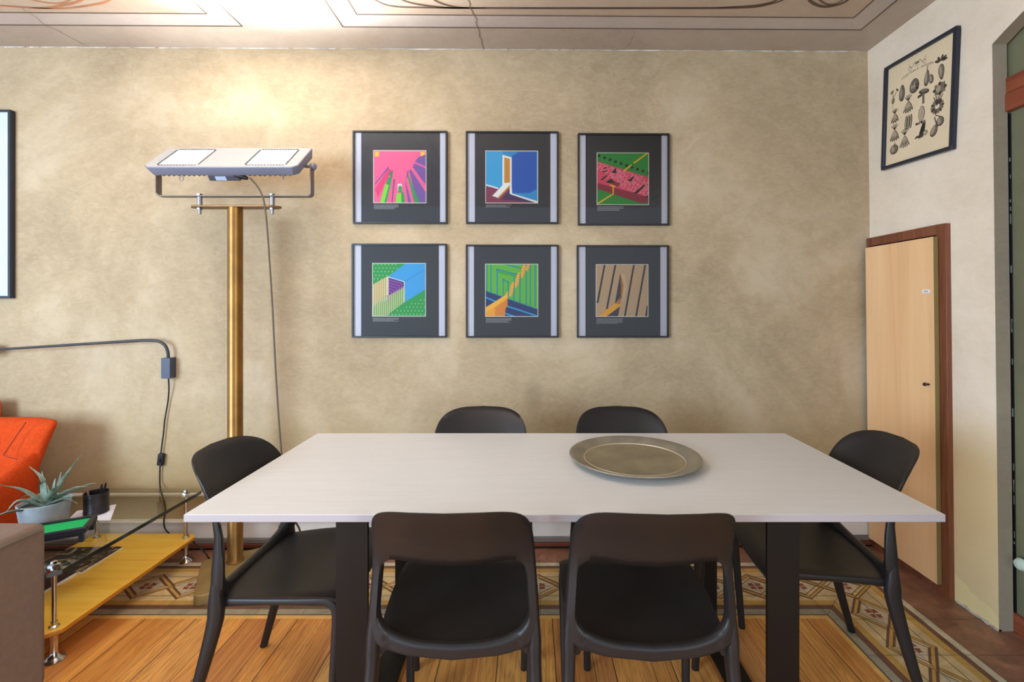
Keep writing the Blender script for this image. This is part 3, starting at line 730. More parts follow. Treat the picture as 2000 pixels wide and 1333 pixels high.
for idx, (x0,y0,x1,y1,fn,desc,pos) in enumerate(FR):
    d = 2.515; c = at((x0+x1)/2,(y0+y1)/2,d); c = at((x0+x1)/2,(y0+y1)/2, wy(c.x)-.020)
    hw = (x1-x0)/2/F*c.y; hh = (y1-y0)/2/F*c.y
    o = empty('framed_print', (c.x, wy(c.x)-.001, c.z), WROT, '%s, %s of six on the back wall' % (desc, pos), 'picture', 'six square framed prints on the back wall')
    fw = .0085; t = MB()
    for a_ in ((-hw,hw,-hh,-hh+fw),(-hw,hw,hh-fw,hh),(-hw,-hw+fw,-hh+fw,hh-fw),(hw-fw,hw,-hh+fw,hh-fw)): t.box(a_[0],a_[1],-.019,0,a_[2],a_[3])
    t.build('frame', M['framebl'], o, bevel=.0008)
    MB().box(-hw+.003,hw-.003,-.006,-.001,-hh+.003,hh-.003).build('backing', M['matwhite'], o)
    mt = MB(); mw = hw-fw-.5*.07; mt.box(-mw+(.003 if idx%2 else -.002),mw+(.0 if idx%2 else .003),-.0075,-.006,-hh+fw*.9,hh-fw*.9); sheet = mt.build('black_mount', M['matblack'], o)
    k = 2*hh/182
    ax0, ay1, side = -51*k+(-1*k), hh-38.5*k, 101.5*k
    MB().box(ax0-.0035,ax0+side+.0035,-.0079,-.0075,ay1-side-.0035,ay1+.0035).build('print_border', colm((238,232,214)), sheet)
    art = fn(); cols = sorted({c_ for _,c_,_ in art.items}); am = MB()
    for layer, colr, pg in art.items:
        am.add([(ax0+p[0]*side, -.0081-.0002*layer, ay1-side+p[1]*side) for p in pg], [tuple(range(len(pg)))], cols.index(colr))
    am.build('print', [colm(c_) for c_ in cols], sheet)
    cm = MB(); rr = random.Random(idx+20)
    rows = (5,3,5,4,5,6)[idx]
    for rw in range(rows):
        xx = 0; lim = (48,50,52,50,50,52)[idx]*k; 
        if rw > rows-3: lim *= rr.uniform(.75,1)
        while xx < lim:
            w = rr.uniform(.002,.007); z = ay1-side-.011-rw*.0052
            cm.box(ax0+xx,ax0+min(xx+w,lim),-.0079,-.0075,z-.0033,z); xx += w+.0013
    cm.build('caption', colm((150,148,146)), sheet)
    g = MB(); g.add([(-hw+fw,-.0125,-hh+fw),(hw-fw,-.0125,-hh+fw),(hw-fw,-.0125,hh-fw),(-hw+fw,-.0125,hh-fw)], [(0,1,2,3)]); g.build('glass_pane', M['glass'], o)
# large pale picture at the left edge
o = empty('framed_poster', (-3.095, wy(-3.1)-.001, 1.831), WROT, 'tall thin black framed pale poster hanging above the orange armchair', 'picture')
t = MB(); hw, hh, fw = .352, .498, .012
for a_ in ((-hw,hw,-hh,-hh+fw),(-hw,hw,hh-fw,hh),(-hw,-hw+fw,-hh+fw,hh-fw),(hw-fw,hw,-hh+fw,hh-fw)): t.box(a_[0],a_[1],-.026,0,a_[2],a_[3])
t.build('frame', M['framebl2'], o, bevel=.001)
MB().box(-hw+.01,hw-.01,-.018,-.002,-hh+.01,hh-.01).build('poster', mat('pale_poster', (214,218,236), .45, noise=.03), o)
g = MB(); g.add([(-hw+fw,-.021,-hh+fw),(hw-fw,-.021,-hh+fw),(hw-fw,-.021,hh-fw),(-hw+fw,-.021,hh-fw)], [(0,1,2,3)]); g.build('glass_pane', M['glass'], o)

# ------------------------------------------------------------------ vegetable chart on the right wall
yc, zc = 2.2185, 2.2415
o = empty('framed_chart', (xr(zc)-.001, yc, zc), 0, 'black framed cream vegetable chart hanging on the right wall above the cupboard door', 'picture')
# local frame: u to the right as seen (towards -Y), v up, w out of the wall (-X)
tilt = math.atan(.0235/.409)
B = Matrix(((0,0,-1,0),(-1,0,0,0),(0,1,0,0),(0,0,0,1))) @ Matrix.Rotation(-tilt,4,'Z')
B = Matrix.Rotation(-.0115,4,'Y') @ B
hw, hh, fw = .2045, .259, .016
def fb(mb, u0,u1,v0,v1,w0,w1,m=0): return mb.box(u0,u1,v0,v1,w0,w1,m,M=B)
t = MB()
for a_ in ((-hw,hw,-hh,-hh+fw),(-hw,hw,hh-fw,hh),(-hw,-hw+fw,-hh+fw,hh-fw),(hw-fw,hw,-hh+fw,hh-fw)): fb(t,a_[0],a_[1],a_[2],a_[3],0,.020)
t.build('frame', M['framebl2'], o, bevel=.0015)
t = MB(); fb(t,-hw+.01,hw-.01,-hh+.01,hh-.01,.002,.008); sheet = t.build('chart', mat('aged_cream_paper', (226,206,172), .7, noise=.03, nscale=6), o)
ink = MB(); INK=[(66,58,50),(120,108,94),(176,160,134)]
def vb(poly, m, lay): ink.add([B @ Vector((p[0],p[1],.0083+.00012*lay)) for p in poly], [tuple(range(len(poly)))], m)
def blob(cx, cy, rx, ry, rot=0, m=0, lay=0, n=16, top=0):
    pts = []
    for k in range(n):
        a_ = 2*math.pi*k/n; x_ = rx*math.cos(a_)*(1-top*math.sin(a_)); y_ = ry*math.sin(a_)
        pts.append((cx+x_*math.cos(rot)-y_*math.sin(rot), cy+x_*math.sin(rot)+y_*math.cos(rot)))
    vb(pts, m, lay)
def stroke(pts, w, m=0, lay=2):
    for i in range(len(pts)-1):
        p, q = Vector(pts[i]), Vector(pts[i+1]); d = (q-p).normalized(); nn = Vector((-d.y,d.x))*w/2
        vb([tuple(p-nn),tuple(q-nn),tuple(q+nn),tuple(p+nn)], m, lay)
def shaded(cx, cy, rx, ry, rot=0, top=0, ribs=3):
    blob(cx,cy,rx,ry,rot,0,0,top=top); blob(cx-rx*.05,cy+ry*.05,rx*.82,ry*.88,rot,1,1,top=top); blob(cx-rx*.25,cy+ry*.1,rx*.4,ry*.7,rot,2,2,top=top)
    for k in range(ribs):
        f = (-.6+1.2*(k+.5)/ribs); p = [(cx+(rx*f*math.cos(math.pi*.5*s_))*math.cos(rot)-ry*.85*s_*math.sin(rot), cy+rx*f*math.cos(math.pi*.5*s_)*math.sin(rot)+ry*.85*s_*math.cos(rot)) for s_ in (-1,-.5,0,.5,1)]
        stroke(p, .0012, 0, 3)
def bunch(cx, cy, s_, n, up=True, fat=.012):
    fat *= .72
    for k in range(n):
        a_ = (-.5+k/(n-1))*1.0; dx = math.sin(a_)*s_; dy = -math.cos(a_)*s_
        blob(cx+dx*.55, cy+.012+dy*.55, fat*.62, s_*.5, math.atan2(dx,-dy), 0, 0); blob(cx+dx*.5-.001, cy+.012+dy*.5, fat*.3, s_*.4, math.atan2(dx,-dy), 2, 2)
    for k in range(5):
        a_ = (-.5+k/4)*1.5; stroke([(cx,cy+.012),(cx+math.sin(a_)*s_*.55, cy+.012+math.cos(a_)*s_*.55)], .0035, 0, 3)
xs = [-.145,-.055,.045,.135]; ys = [.10,.02,-.06,-.145]
# columns step down from right to left in the chart's staggered layout
shaded(-.152,.075,.010,.015); stroke([(-.15,.09),(-.158,.125)],.003); stroke([(-.15,.09),(-.128,.118)],.003); blob(-.16,.12,.012,.005,.6); blob(-.127,.12,.011,.004,-.8); stroke([(-.152,.06),(-.152,.035)],.0015)
shaded(-.096,.092,.018,.040,0,.15,5)
shaded(-.022,.098,.028,.034,0,.1,5); 
for k in range(9): blob(-.022+.018*math.cos(k*2.1),.098+.02*math.sin(k*1.7),.008,.006,k,k%3,3)
shaded(.048,.105,.014,.036,-.1,.2,2); shaded(.072,.092,.013,.022,.2,.1,2); stroke([(.047,.14),(.052,.160)],.004)
shaded(.125,.100,.015,.036,.1,-.25,2); 
for a_ in (-1.2,-.5,.3,1.0,1.6): blob(.12+.02*math.sin(a_),.150+.012*math.cos(a_),.006,.014,-a_)
bunch(-.137,-.005,.045,4,fat=.016)
bunch(-.055,.028,.055,5,fat=.014)
blob(.035,.050,.030,.012,-.25,0,0); blob(.035,.054,.022,.006,-.25,1,1); stroke([(.03,.045),(.032,-.005)],.010,1,1); stroke([(.036,.045),(.038,-.005)],.003,0,2); stroke([(.0,.035),(.028,.04)],.012,0,0)
shaded(.120,.030,.030,.026,.1,0,3); 
for k in range(8): blob(.12+.028*math.cos(k*.8),.03+.022*math.sin(k*.8),.009,.006,k*.8,k%2,3)
bunch(-.135,-.085,.055,5,fat=.015)
for k in range(3): blob(-.064+.014*k,-.062,.008,.034,-.06,0,0); blob(-.065+.014*k,-.062,.004,.030,-.06,2,1)
for k in range(8): stroke([(-.072,-.088+k*.0075),(-.030,-.090+k*.0075)],.0012,0,3)
blob(.025,-.048,.019,.036,0,0,0); blob(.024,-.048,.017,.034,0,2,1); 
for k in range(6): blob(.02+.01*math.cos(k*2.3),-.048+.02*math.sin(k*1.9),.0015,.0012,0,0,2)
for k in range(14): a_ = k*.45; blob(.110+.024*math.cos(a_),-.045+.022*math.sin(a_),.012,.007,a_,k%2,k%3)
for k in range(5): stroke([(.108,-.04),(.09+.012*k,.002+.003*(k%2))],.004,0,3)
shaded(-.135,-.170,.027,.024,0,0,5); stroke([(-.135,-.148),(-.128,-.138)],.005)
bunch(-.070,-.130,.060,6,fat=.010)
for k in range(3): blob(.028+.006*k,-.125+.002*k,.008,.040,-.35+.1*k,0,0)
blob(.05,-.142,.014,.012,0,1,1); blob(.05,-.142,.009,.008,0,2,2)
for k in range(4): blob(-.0+.014*k,-.088,.008,.006,k,k%2,2); blob(.0+.01*k,-.15,.010,.004,.5,0,1)
shaded(.098,-.148,.018,.028,-.5,.15,3); shaded(.128,-.115,.020,.022,.1,.1,3); stroke([(.110,-.125),(.098,-.088)],.005); stroke([(.128,-.095),(.100,-.080)],.004)
# scroll ornament
for sx in (-1,1):
    pp = [(-.01+sx*(.004+.0065*k), .200+.010*math.sin(k*1.1)) for k in range(8)]; stroke(pp,.0022,1,1)
    pp = [(-.01+sx*(.042+.009*math.cos(k*.7)), .188+.008*math.sin(k*.7)) for k in range(9)]; stroke(pp,.0018,0,1)
blob(-.01,.200,.014,.006,0,1,1)
inko = ink.build('engravings', [mat('ink_%d' % i, c_, .8) for i, c_ in enumerate(INK)], sheet)
# lettering, set on a shallow arc letter by letter
def letters(text, r, cxx, cyy, size, spread):
    n = len(text); vs = []; fs = []
    for i, ch in enumerate(text):
        if ch == ' ': continue
        cu = D.curves.new('t', 'FONT'); cu.body = ch; cu.size = size; cu.align_x = 'CENTER'; cu.resolution_u = 2
        to = D.objects.new('t', cu); COL.objects.link(to)
        dg = bpy.context.evaluated_depsgraph_get(); me = D.meshes.new_from_object(to.evaluated_get(dg))
        a_ = (i-(n-1)/2)*spread
        Mx = B @ Matrix.Translation((cxx+r*math.sin(a_), cyy+r*math.cos(a_)-r, .0090)) @ Matrix.Rotation(-a_,4,'Z')
        n0 = len(vs); vs += [Mx @ v.co for v in me.vertices]; fs += [tuple(j+n0 for j in p.vertices) for p in me.polygons]
        D.objects.remove(to); D.curves.remove(cu); D.meshes.remove(me)
    return vs, fs
tink = mat('title_ink', (70,60,52), .8)
MB().add(*letters('VEGETABLE GARDEN', .42, -.010, .166, .0140, .0275)).build('title', tink, sheet)
MB().add(*letters('THE', .42, -.010, .1835, .008, .022)).build('small_title', tink, sheet)

# ------------------------------------------------------------------ standing floodlight on a brass pole
lx, ly = -1.442, 2.300
lp = empty('floor_lamp', (lx,ly,0), 0, 'tall brass pole lamp with a grey LED floodlight facing the ceiling', 'lamp')
pc = Vector((-1.378,2.238)); ang = math.radians(29.5); hs = .168; r = .03; base = []
for qx, qy, a0 in ((1,1,0),(-1,1,90),(-1,-1,180),(1,-1,270)):
    for k in range(5):
        a_ = math.radians(a0+22.5*k); base.append((qx*(hs-r)+r*math.cos(a_), qy*(hs-r)+r*math.sin(a_)))
ca, sa = math.cos(ang), math.sin(ang)
base = [(pc.x-lx+p[0]*ca-p[1]*sa, pc.y-ly+p[0]*sa+p[1]*ca) for p in base]
MB().prism(base, 0, .046).build('base', M['brass2'], lp, bevel=.004)
MB().lathe([(.037,.046),(.040,.049),(.036,.053),(.0335,.056),(.0335,1.772)], 40).build('pole', M['brass'], lp, smooth=True)
ya, yb_ = -.036, .036
MB().prism([(-.214,-.004),(-.19,ya),(.196,ya),(.224,-.004),(.224,.008),(.196,yb_),(-.19,yb_),(-.214,.008)], 1.772, 1.780).build('top_plate', M['bronze'], lp, bevel=.001)
for xb in (-.1735, .181):
    t = MB(); t.lathe([(.007,0),(.007,.082)], 12, (xb,0,1.742)); t.lathe([(.013,0),(.013,.009)], 6, (xb,0,1.832)); t.lathe([(.013,0),(.013,.008)], 6, (xb,0,1.764)); t.lathe([(.0115,0),(.0115,.044)], 12, (xb,0,1.782))
    t.build('bolt', M['steel'], lp, smooth=True)
sl = D.lights.new('flood_beam', 'SPOT'); sl.energy = BEAM; sl.color = (.98, .99, 1.0); sl.spot_size = math.radians(128); sl.spot_blend = 1.0; sl.shadow_soft_size = .12
slo = D.objects.new('flood_beam', sl); COL.objects.link(slo); slo.location = (lx+.02, ly-.055, 2.06)
slo.rotation_euler = Vector((.34,-.80,.54)).to_track_quat('-Z','Y').to_euler()
# U bracket
t = MB(); bx0, bx1 = -.378, .378; zb, zt = 1.826, 1.985; th = .005; rw = .019
prof = [(bx0,zt),(bx0,zb+.015),(bx0+.004,zb+.005),(bx0+.015,zb),(bx1-.015,zb),(bx1-.004,zb+.005),(bx1,zb+.015),(bx1,zt),(bx1-th,zt),(bx1-th,zb+.018),(bx1-.018,zb+th),(bx0+.018,zb+th),(bx0+th,zb+.018),(bx0+th,zt)]
t.prism(prof, -rw, rw, M=Matrix(((1,0,0,0),(0,0,1,0),(0,1,0,0),(0,0,0,1))))
t.build('bracket', mat('bracket_taupe', (120,110,102), .45, metal=.3), lp, bevel=.0008)
# head: local u = x, v = up the tilted face, w = out of the face
TL = math.atan2(.147,.170)
HM = Matrix.Translation((.0,-.012,1.978)) @ Matrix.Rotation(TL,4,'X')
def hb(mb, *a, m=0): return mb.box(*a, m=m, M=HM)
def hprism(mb, poly, w0, w1, inset=0, m=0):
    n = len(poly); c = [(q[0]*(1-inset/.36), q[1]*(1-inset/.11)) for q in poly]
    vs = [HM @ Vector((p[0],p[1],w0)) for p in c]+[HM @ Vector((p[0],p[1],w1)) for p in poly]
    mb.add(vs, [tuple(reversed(range(n))), tuple(range(n,2*n))]+[(i,(i+1)%n,(i+1)%n+n,i+n) for i in range(n)], m)
hx, hy = .360, .1125; c = .022
oct_ = [(-hx+c,-hy),(hx-c,-hy),(hx,-hy+c),(hx,hy-c*.4),(hx-c*.4,hy),(-hx+c*.4,hy),(-hx,hy-c*.4),(-hx,-hy+c)]
t = MB(); hprism(t, oct_, -.006, .040, .012); hd = t.build('lamp_head', M['head'], lp, bevel=.003)
t = MB(); hprism(t, [(p[0]*.988,p[1]*.965) for p in oct_], .0402, .0415); t.build('face_plate', M['facep'], hd)
for s0 in (-.205, .205):
    e = MB(); hb(e, s0-.082,s0+.082,-.076,.076,.0418,.0428)
    em = D.materials.get('led_light') or mat('led_light', (255,252,246), .5, emis=((252,252,250), LED))
    e.build('led_panel', em, hd)
    v = MB()
    for k in range(13):
        q = -.084+k*.014; hb(v, s0+q-.0045,s0+q+.0045,-.0935,-.0865,.0416,.0424); hb(v, s0+q-.0045,s0+q+.0045,.0865,.0935,.0416,.0424)
    for k in range(12):
        q = -.077+k*.014; hb(v, s0-.099,s0-.091,q-.0048,q+.0048,.0416,.0424); hb(v, s0+.091,s0+.099,q-.0048,q+.0048,.0416,.0424)
    v.build('vent_slots', M['slot'], hd)
for side in (-1,1):
  f = MB()
  for k in range(10):
    q = side*(.085+k*.024)
    f.add([HM @ Vector(p) for p in ((q-.010,-.085,-.006),(q+.010,-.085,-.006),(q,-.080,-.020),(q-.010,.085,-.006),(q+.010,.085,-.006),(q,.080,-.020))], [(0,2,1),(3,4,5),(0,1,4,3),(1,2,5,4),(2,0,3,5)])
  f.build('cooling_fins', M['headdark'], hd)
t = MB(); hb(t,-.080,.066,-.100,-.02,-.034,-.005); dv = t.build('driver_box', M['headdark'], hd, bevel=.003)
t = MB(); hb(t,-.046,.004,-.1012,-.1000,-.030,-.010); t.build('rating_label', mat('label_pale', (170,186,214), .5), dv)
for sx, u in ((-1,bx0+.002),(1,bx1-.002)):
    t = MB(); t.lathe([(0,0),(.015,0),(.018,.004),(.018,.012),(.012,.018),(0,.019)], 18, M=Matrix.Translation((u,0,1.975)) @ Matrix.Rotation(sx*math.pi/2,4,'Y'))
    t.build('pivot_knob', M['head'], lp, smooth=True)
    t = MB(); t.lathe([(.008,0),(.008,.034)], 12, M=Matrix.Translation((u,0,1.975)) @ Matrix.Rotation(-sx*math.pi/2,4,'Y')); t.build('pivot_pin', M['steel'], lp, smooth=True)
ringp = [Vector((-.205+.009*math.cos(a_), -.078, 1.896+.011*math.sin(a_))) for a_ in [2*math.pi*k/16 for k in range(17)]]
MB().tube(ringp, .0018, 8, Vector((0,1,0))).build('hanging_ring', M['steel'], hd, smooth=True)
MB().tube([(.262,-.06,1.925),(.270,-.068,1.905),(.272,-.068,1.892)], .0025, 8).build('hook', M['steel'], hd, smooth=True)
t = MB(); t.tube([(.045,-.075,1.915),(.075,-.07,1.907),(.100,-.066,1.899)], [(.010,.013),(.013,.013),(.008,.008)], 10); t.build('cable_gland', M['black'], hd, smooth=True)
cpts = [at(488,348,2.235),at(503,365,2.235),at(513,385,2.235),at(518,410,2.24),at(522,450,2.25),at(527,520,2.26),at(532,600,2.27),at(537,700,2.27),at(543,800,2.25),at(549,880,2.22),at(556,950,2.18),at(570,1005,2.12),at(583,1030,2.16),at(592,1048,2.30),(-1.10,2.44,.02),(-1.02,2.49,.012)]
cpts = [Vector(p)-Vector((lx,ly,0)) for p in cpts]
MB().tube(smooth_path(cpts,6), .0042, 8).build('cable', M['cable'], lp, smooth=True)

# ------------------------------------------------------------------ wall lamp arm at the left
wx = -1.915
wl = empty('wall_lamp', (wx, wy(wx), .964), WROT, 'black swing arm wall lamp with a small blue grey box on the back wall', 'lamp')
MB().box(-.023,.023,-.045,0,-.054,.054).build('junction_box', M['boxblue'], wl, bevel=.0015)
ap = [Vector((.004,-.030,.05)),Vector((.004,-.034,.085)),Vector((-.006,-.038,.118)),Vector((-.030,-.042,.139)),Vector((-.065,-.045,.147)),Vector((-.12,-.047,.1475))]
sp = smooth_path(ap,6)+[Vector((-.90-wx*0,-.060,.098))]
MB().tube(sp, [.0075]*(len(sp)-1)+[.0060], 12, Vector((0,1,0))).build('arm', M['arm'], wl, smooth=True)
MB().box(-.945,-.888,-.09,-.035,.075,.125).build('arm_joint', M['black'], wl, bevel=.003)
MB().tube([(-.93,-.06,.10),(-1.35,-.12,.07)], .006, 10, Vector((0,1,0))).build('arm_extension', M['arm'], wl, smooth=True)
MB().lathe([(.02,.07),(.035,.06),(.08,-.04),(.082,-.045),(.076,-.04),(.03,.055)], 28, (-1.38,-.125,.02)).build('lamp_shade', M['black'], wl, smooth=True)
def wp(px, py, off=.012): p = at(px,py,2.5); y_ = wy(p.x)-off; p = at(px,py,y_); return p
cp_ = [wp(329,738,.03),wp(330,760,.02),wp(328,785),wp(322,820),wp(319,850),wp(315,880),wp(313,905,.012),wp(312,940),wp(314,958,.03),wp(322,985,.04),wp(323,1000,.04),wp(320,1020,.04),wp(323,1034,.05),wp(334,1045,.055),wp(352,1049,.07),at(368,1051,2.43),at(385,1066,2.40),at(402,1082,2.385),at(410,1096,2.40)]
wo = Vector((wx,wy(wx),.964)); Ri = Matrix.Rotation(-WROT,4,'Z')
MB().tube(smooth_path([Ri @ (p-wo) for p in cp_],6), .0034, 8, Vector((0,1,0))).build('cord', M['cordblack'], wl, smooth=True)
p = Ri @ (wp(314.5,898)-wo)
sw = MB().box(-.014,.014,-.010,.010,-.032,.032, M=Matrix.Translation(p) @ Matrix.Rotation(.12,4,'Y')).build('cord_switch', M['cordblack'], wl, bevel=.004)
MB().box(-.006,.006,-.014,-.009,-.012,.010, M=Matrix.Translation(p) @ Matrix.Rotation(.12,4,'Y')).build('rocker', M['black'], sw, bevel=.001)

# ------------------------------------------------------------------ glass coffee table
GX1, GX0, GY0, GY1 = -1.682, -2.245, 1.655, 2.44; ZG = .346; ZS = .12
ct = empty('coffee_table', ((GX0+GX1)/2,(GY0+GY1)/2,0), 0, 'low coffee table with a glass top, honey wood shelf and chrome feet', 'table')
ox, oy = ct.location.x, ct.location.y
def cutrect(x0,x1,y0,y1,c): return [(x0+c-ox,y0-oy),(x1-c-ox,y0-oy),(x1-ox,y0+c-oy),(x1-ox,y1-c-oy),(x1-c-ox,y1-oy),(x0+c-ox,y1-oy),(x0-ox,y1-c-oy),(x0-ox,y0+c-oy)]
pp = cutrect(GX0,GX1,GY0,GY1,.035); n = len(pp)
t = MB(); vs = [(p[0],p[1],z) for z in (ZG-.016,ZG) for p in pp]
t.add(vs, [tuple(range(n,2*n))], 0); t.add(vs, [(i,(i+1)%n,(i+1)%n+n,i+n) for i in range(n)], 1); t.add(vs, [tuple(reversed(range(n)))], 2)
o = t.build('glass_top', [M['tglass'], M['glassedge'], M['tclear']], ct)
for f_ in o.data.polygons:                           # far edges set clear, standing in for light running through
    if abs(f_.normal.z) < .5 and (f_.normal.y > .5 or f_.normal.x < -.5): f_.material_index = 2
t = MB().prism(cutrect(GX0+.01,GX1-.018,GY0+.02,GY1-.02,.035), ZS-.016, ZS)
o = t.build('shelf', [M['shelfwood'], M['shelfedge']], ct, bevel=.001)
for f_ in o.data.polygons:
    if abs(f_.normal.z) < .5: f_.material_index = 1
for x_ in (-1.738, -2.19):
    for y_ in (1.717, 2.375):
        q = (x_-ox, y_-oy, 0)
        lg = MB().lathe([(.030,0),(.0325,.003),(.031,.006),(.021,.012),(.0135,.022),(.0110,.04),(.0125,.07),(.0150,.094),(.0185,.098),(.0185,.104)], 28, q).build('leg', M['chrome'], ct, smooth=True)
        MB().lathe([(.0075,.12),(.0075,ZG-.016)], 20, q).build('rod', M['chrome'], lg, smooth=True)
        MB().lathe([(.016,.12),(.016,.126),(.010,.130),(.010,.142)], 20, q).build('collar', M['chrome'], lg, smooth=True)
        MB().lathe([(.018,ZG),(.018,ZG+.005),(.010,ZG+.007),(.010,ZG+.016),(0,ZG+.018)], 6, q).build('cap_nut', M['chrome'], lg, smooth=True, angle=30)
# magazines on the shelf
def cover(name, seed):
    g = G(name); v = g.mapping(); n1 = g.noise(v, 16, 5, .6, 2.0); n2 = g.noise(v, 30, 4, .6, 1.2)
    a = g.ramp(n1, [(.40,(28,26,26)),(.50,(50,46,40)),(.55,(150,132,104)),(.62,(206,190,150)),(.72,(120,84,60))])
    a = g.mix(g.ramp(n2,[(.5,0.0),(.62,.8)]), a, (30,30,32)); return g.out(a, .3, .5)
mg = empty('magazine', (-2.092,2.165,ZS), .03, 'glossy magazine with a dark painted cover, further one on the wood shelf', 'magazine', 'magazines on the coffee table shelf')
MB().box(-.125,.125,-.106,.106,0,.006).build('pages', M['paper'], mg); MB().box(-.126,.126,-.107,.107,.006,.0072).build('cover', cover('magazine_cover',1), mg)
mg = empty('magazine', (-2.102,1.945,ZS), -.02, 'thick dark magazine with a pale page edge, nearer one on the wood shelf', 'magazine', 'magazines on the coffee table shelf')
MB().box(-.122,.122,-.106,.106,0,.012).build('pages', M['paper'], mg); MB().box(-.123,.124,-.107,.107,.012,.0135).build('cover', mat('dark_cover', (44,40,42), .35, noise=.6, nscale=12), mg)
# sheet of paper and pen cup
sh = MB(); q = [(-1.971,2.240),(-2.088,2.166),(-2.045,2.082),(-1.850,2.072)]
sh.prism([(p_[0]+1.98,p_[1]-2.14) for p_ in q], .0003, .0012); o = sh.build('paper_sheet', M['paper']); o.location = (-1.98,2.14,ZG)
tag(o, 'white sheet of paper under the black pen cup on the glass', 'paper')
pcx, pcy = -1.983, 2.150
o = empty('pen_cup', (pcx,pcy,ZG+.0013), 0, 'black ribbed round pen cup on the paper sheet', 'pen cup')
prof = [(.044,0),(.045,.002)]
for k in range(13): z = .006+k*.0066; prof += [(.0455,z),(.0440,z+.0033)]
prof += [(.0460,.0925),(.0445,.096),(.042,.094),(.041,.006),(0,.005)]
MB().lathe(prof, 40).build('cup', M['mesh'], o, smooth=True, angle=20)
for k, (dx, dy, hh_, lean, cc, lab) in enumerate(((.014,.004,.13,.30,(24,24,28),'black pen leaning right in the pen cup'),(.002,.012,.12,.18,(30,34,40),'dark grey pen standing at the back of the pen cup'),(-.020,-.004,.108,-.12,(120,96,84),'short brown pencil at the left in the pen cup'))):
    pn = MB().tube([(0,0,0),(math.sin(lean)*hh_*.8,0,hh_*.93),(math.sin(lean)*hh_*.86,0,hh_)], [.0045,.0045,.0022], 8).build('pen', mat('pen_colour', cc, .4), smooth=True)
    pn.location = (pcx+dx-.006,pcy+dy,ZG+.0075); tag(pn, lab, 'pen', 'pens in the black cup')
# toy billiard table
tt = empty('toy_pool_table', (-1.935,1.885,ZG), math.atan2(.47,.88), 'small black toy pool table with green felt on the glass top', 'toy')
L, Wd, zt_ = .135, .070, .058
t = MB()
for a_ in ((-L,L,-Wd,-Wd+.014),(-L,L,Wd-.014,Wd),(-L,-L+.014,-Wd+.014,Wd-.014),(L-.014,L,-Wd+.014,Wd-.014)): t.box(a_[0],a_[1],a_[2],a_[3],zt_-.022,zt_)
t.build('rail', M['toyblack'], tt, bevel=.002)
MB().box(-L+.012,L-.012,-Wd+.012,Wd-.012,zt_-.016,zt_-.008).build('felt', M['felt'], tt)
MB().box(-L+.02,L-.02,-Wd+.012,Wd-.012,zt_-.034,zt_-.016).build('apron', M['toyblack'], tt)
for sx in (-1,1):
    for sy in (-1,1): MB().box(sx*(L-.016)-.008,sx*(L-.016)+.008,sy*(Wd-.012)-.008,sy*(Wd-.012)+.008,0,zt_-.022).build('leg', M['toyblack'], tt, bevel=.001)
MB().box(-.02,.02,-.002,.002,0,.002,M=Matrix.Translation((L-.03,-Wd+.022,zt_-.008))).build('cushion_tag', M['sticker'], tt)
# aloe in a grey blue pot
pot = empty('potted_aloe', (-2.095,2.03,ZG+.001), 0, 'spiky grey green aloe in a pale blue grey pot on the glass table', 'plant')
MB().lathe([(.070,0),(.074,.004),(.086,.098),(.087,.104),(.084,.106),(.080,.102),(.078,.085)], 48).build('pot', M['pot'], pot, smooth=True)
MB().lathe([(.079,.088),(.04,.094),(0,.096)], 32).build('soil', M['soil'], pot, smooth=True)
g = G('aloe_leaf'); n1 = g.noise(g.mapping(), 22, 4); n2 = g.noise(g.mapping(), 260, 2)
a_ = g.ramp(n1, [(.3,(84,108,92)),(.55,(128,146,132)),(.75,(160,172,162))]); a_ = g.mix(g.ramp(n2,[(.62,0.0),(.68,.6)]), a_, (214,222,210)); M['leafA'] = g.out(a_, .5, .4)
def leaf(pts, w, name='leaf', m=None):
    pp = smooth_path(pts, 6); n = len(pp); t = MB(); vs = []
    for i, q in enumerate(pp):
        s_ = i/(n-1); ww = w*(1-s_**1.6)*(.8+.4*math.sin(math.pi*min(1,s_*1.4)))+.0012
        d = (pp[min(i+1,n-1)]-pp[max(i-1,0)]).normalized(); out = Vector((q.x,q.y,0)); 
        side = d.cross(Vector((0,0,1)))
        if side.length < .25: side = Vector((1,0,0))
        side.normalize(); nrm = side.cross(d).normalized()
        vs += [q-side*ww+nrm*ww*.35, q-side*ww*.55-nrm*ww*.35, q-nrm*ww*.55, q+side*ww*.55-nrm*ww*.35, q+side*ww+nrm*ww*.35, q+nrm*ww*.05]
    fs = []
    for i in range(n-1):
        for k in range(6): k2 = (k+1)%6; fs.append((i*6+k,(i+1)*6+k,(i+1)*6+k2,i*6+k2))
    t.add(vs, fs); t.build(name, m or M['leafA'], pot, smooth=True, angle=80)
P0 = pot.location
def rel(px, py, d): return at(px,py,d)-P0
for tipx, tipy, td, mx, my, md, w in (
    (160,887,2.00, 125,935,2.00,.012),(57,911,2.00,84,940,2.00,.013),(0,948,1.95,45,958,1.98,.010),(12,1000,1.90,40,978,1.94,.012),
    (-12,1012,1.88,20,1000,1.92,.010),(172,951,2.02,140,955,2.01,.010),(190,944,2.06,165,950,2.05,.009),(152,984,2.04,128,976,2.03,.009),
    (82,921,2.02,88,955,2.02,.012),(108,935,1.99,102,962,1.99,.013),(120,922,2.06,112,950,2.05,.011),(158,968,1.98,128,972,1.98,.009),
    (52,975,2.0,66,975,2.0,.012),(92,948,2.08,92,965,2.06,.012),(40,972,2.08,62,968,2.06,.009)):
    bp = rel(88+random.uniform(-8,8), 990, 2.02+random.uniform(-.02,.02)); bp.z = .09
    leaf([bp, rel(mx,my,md), rel(tipx,tipy,td)], w)
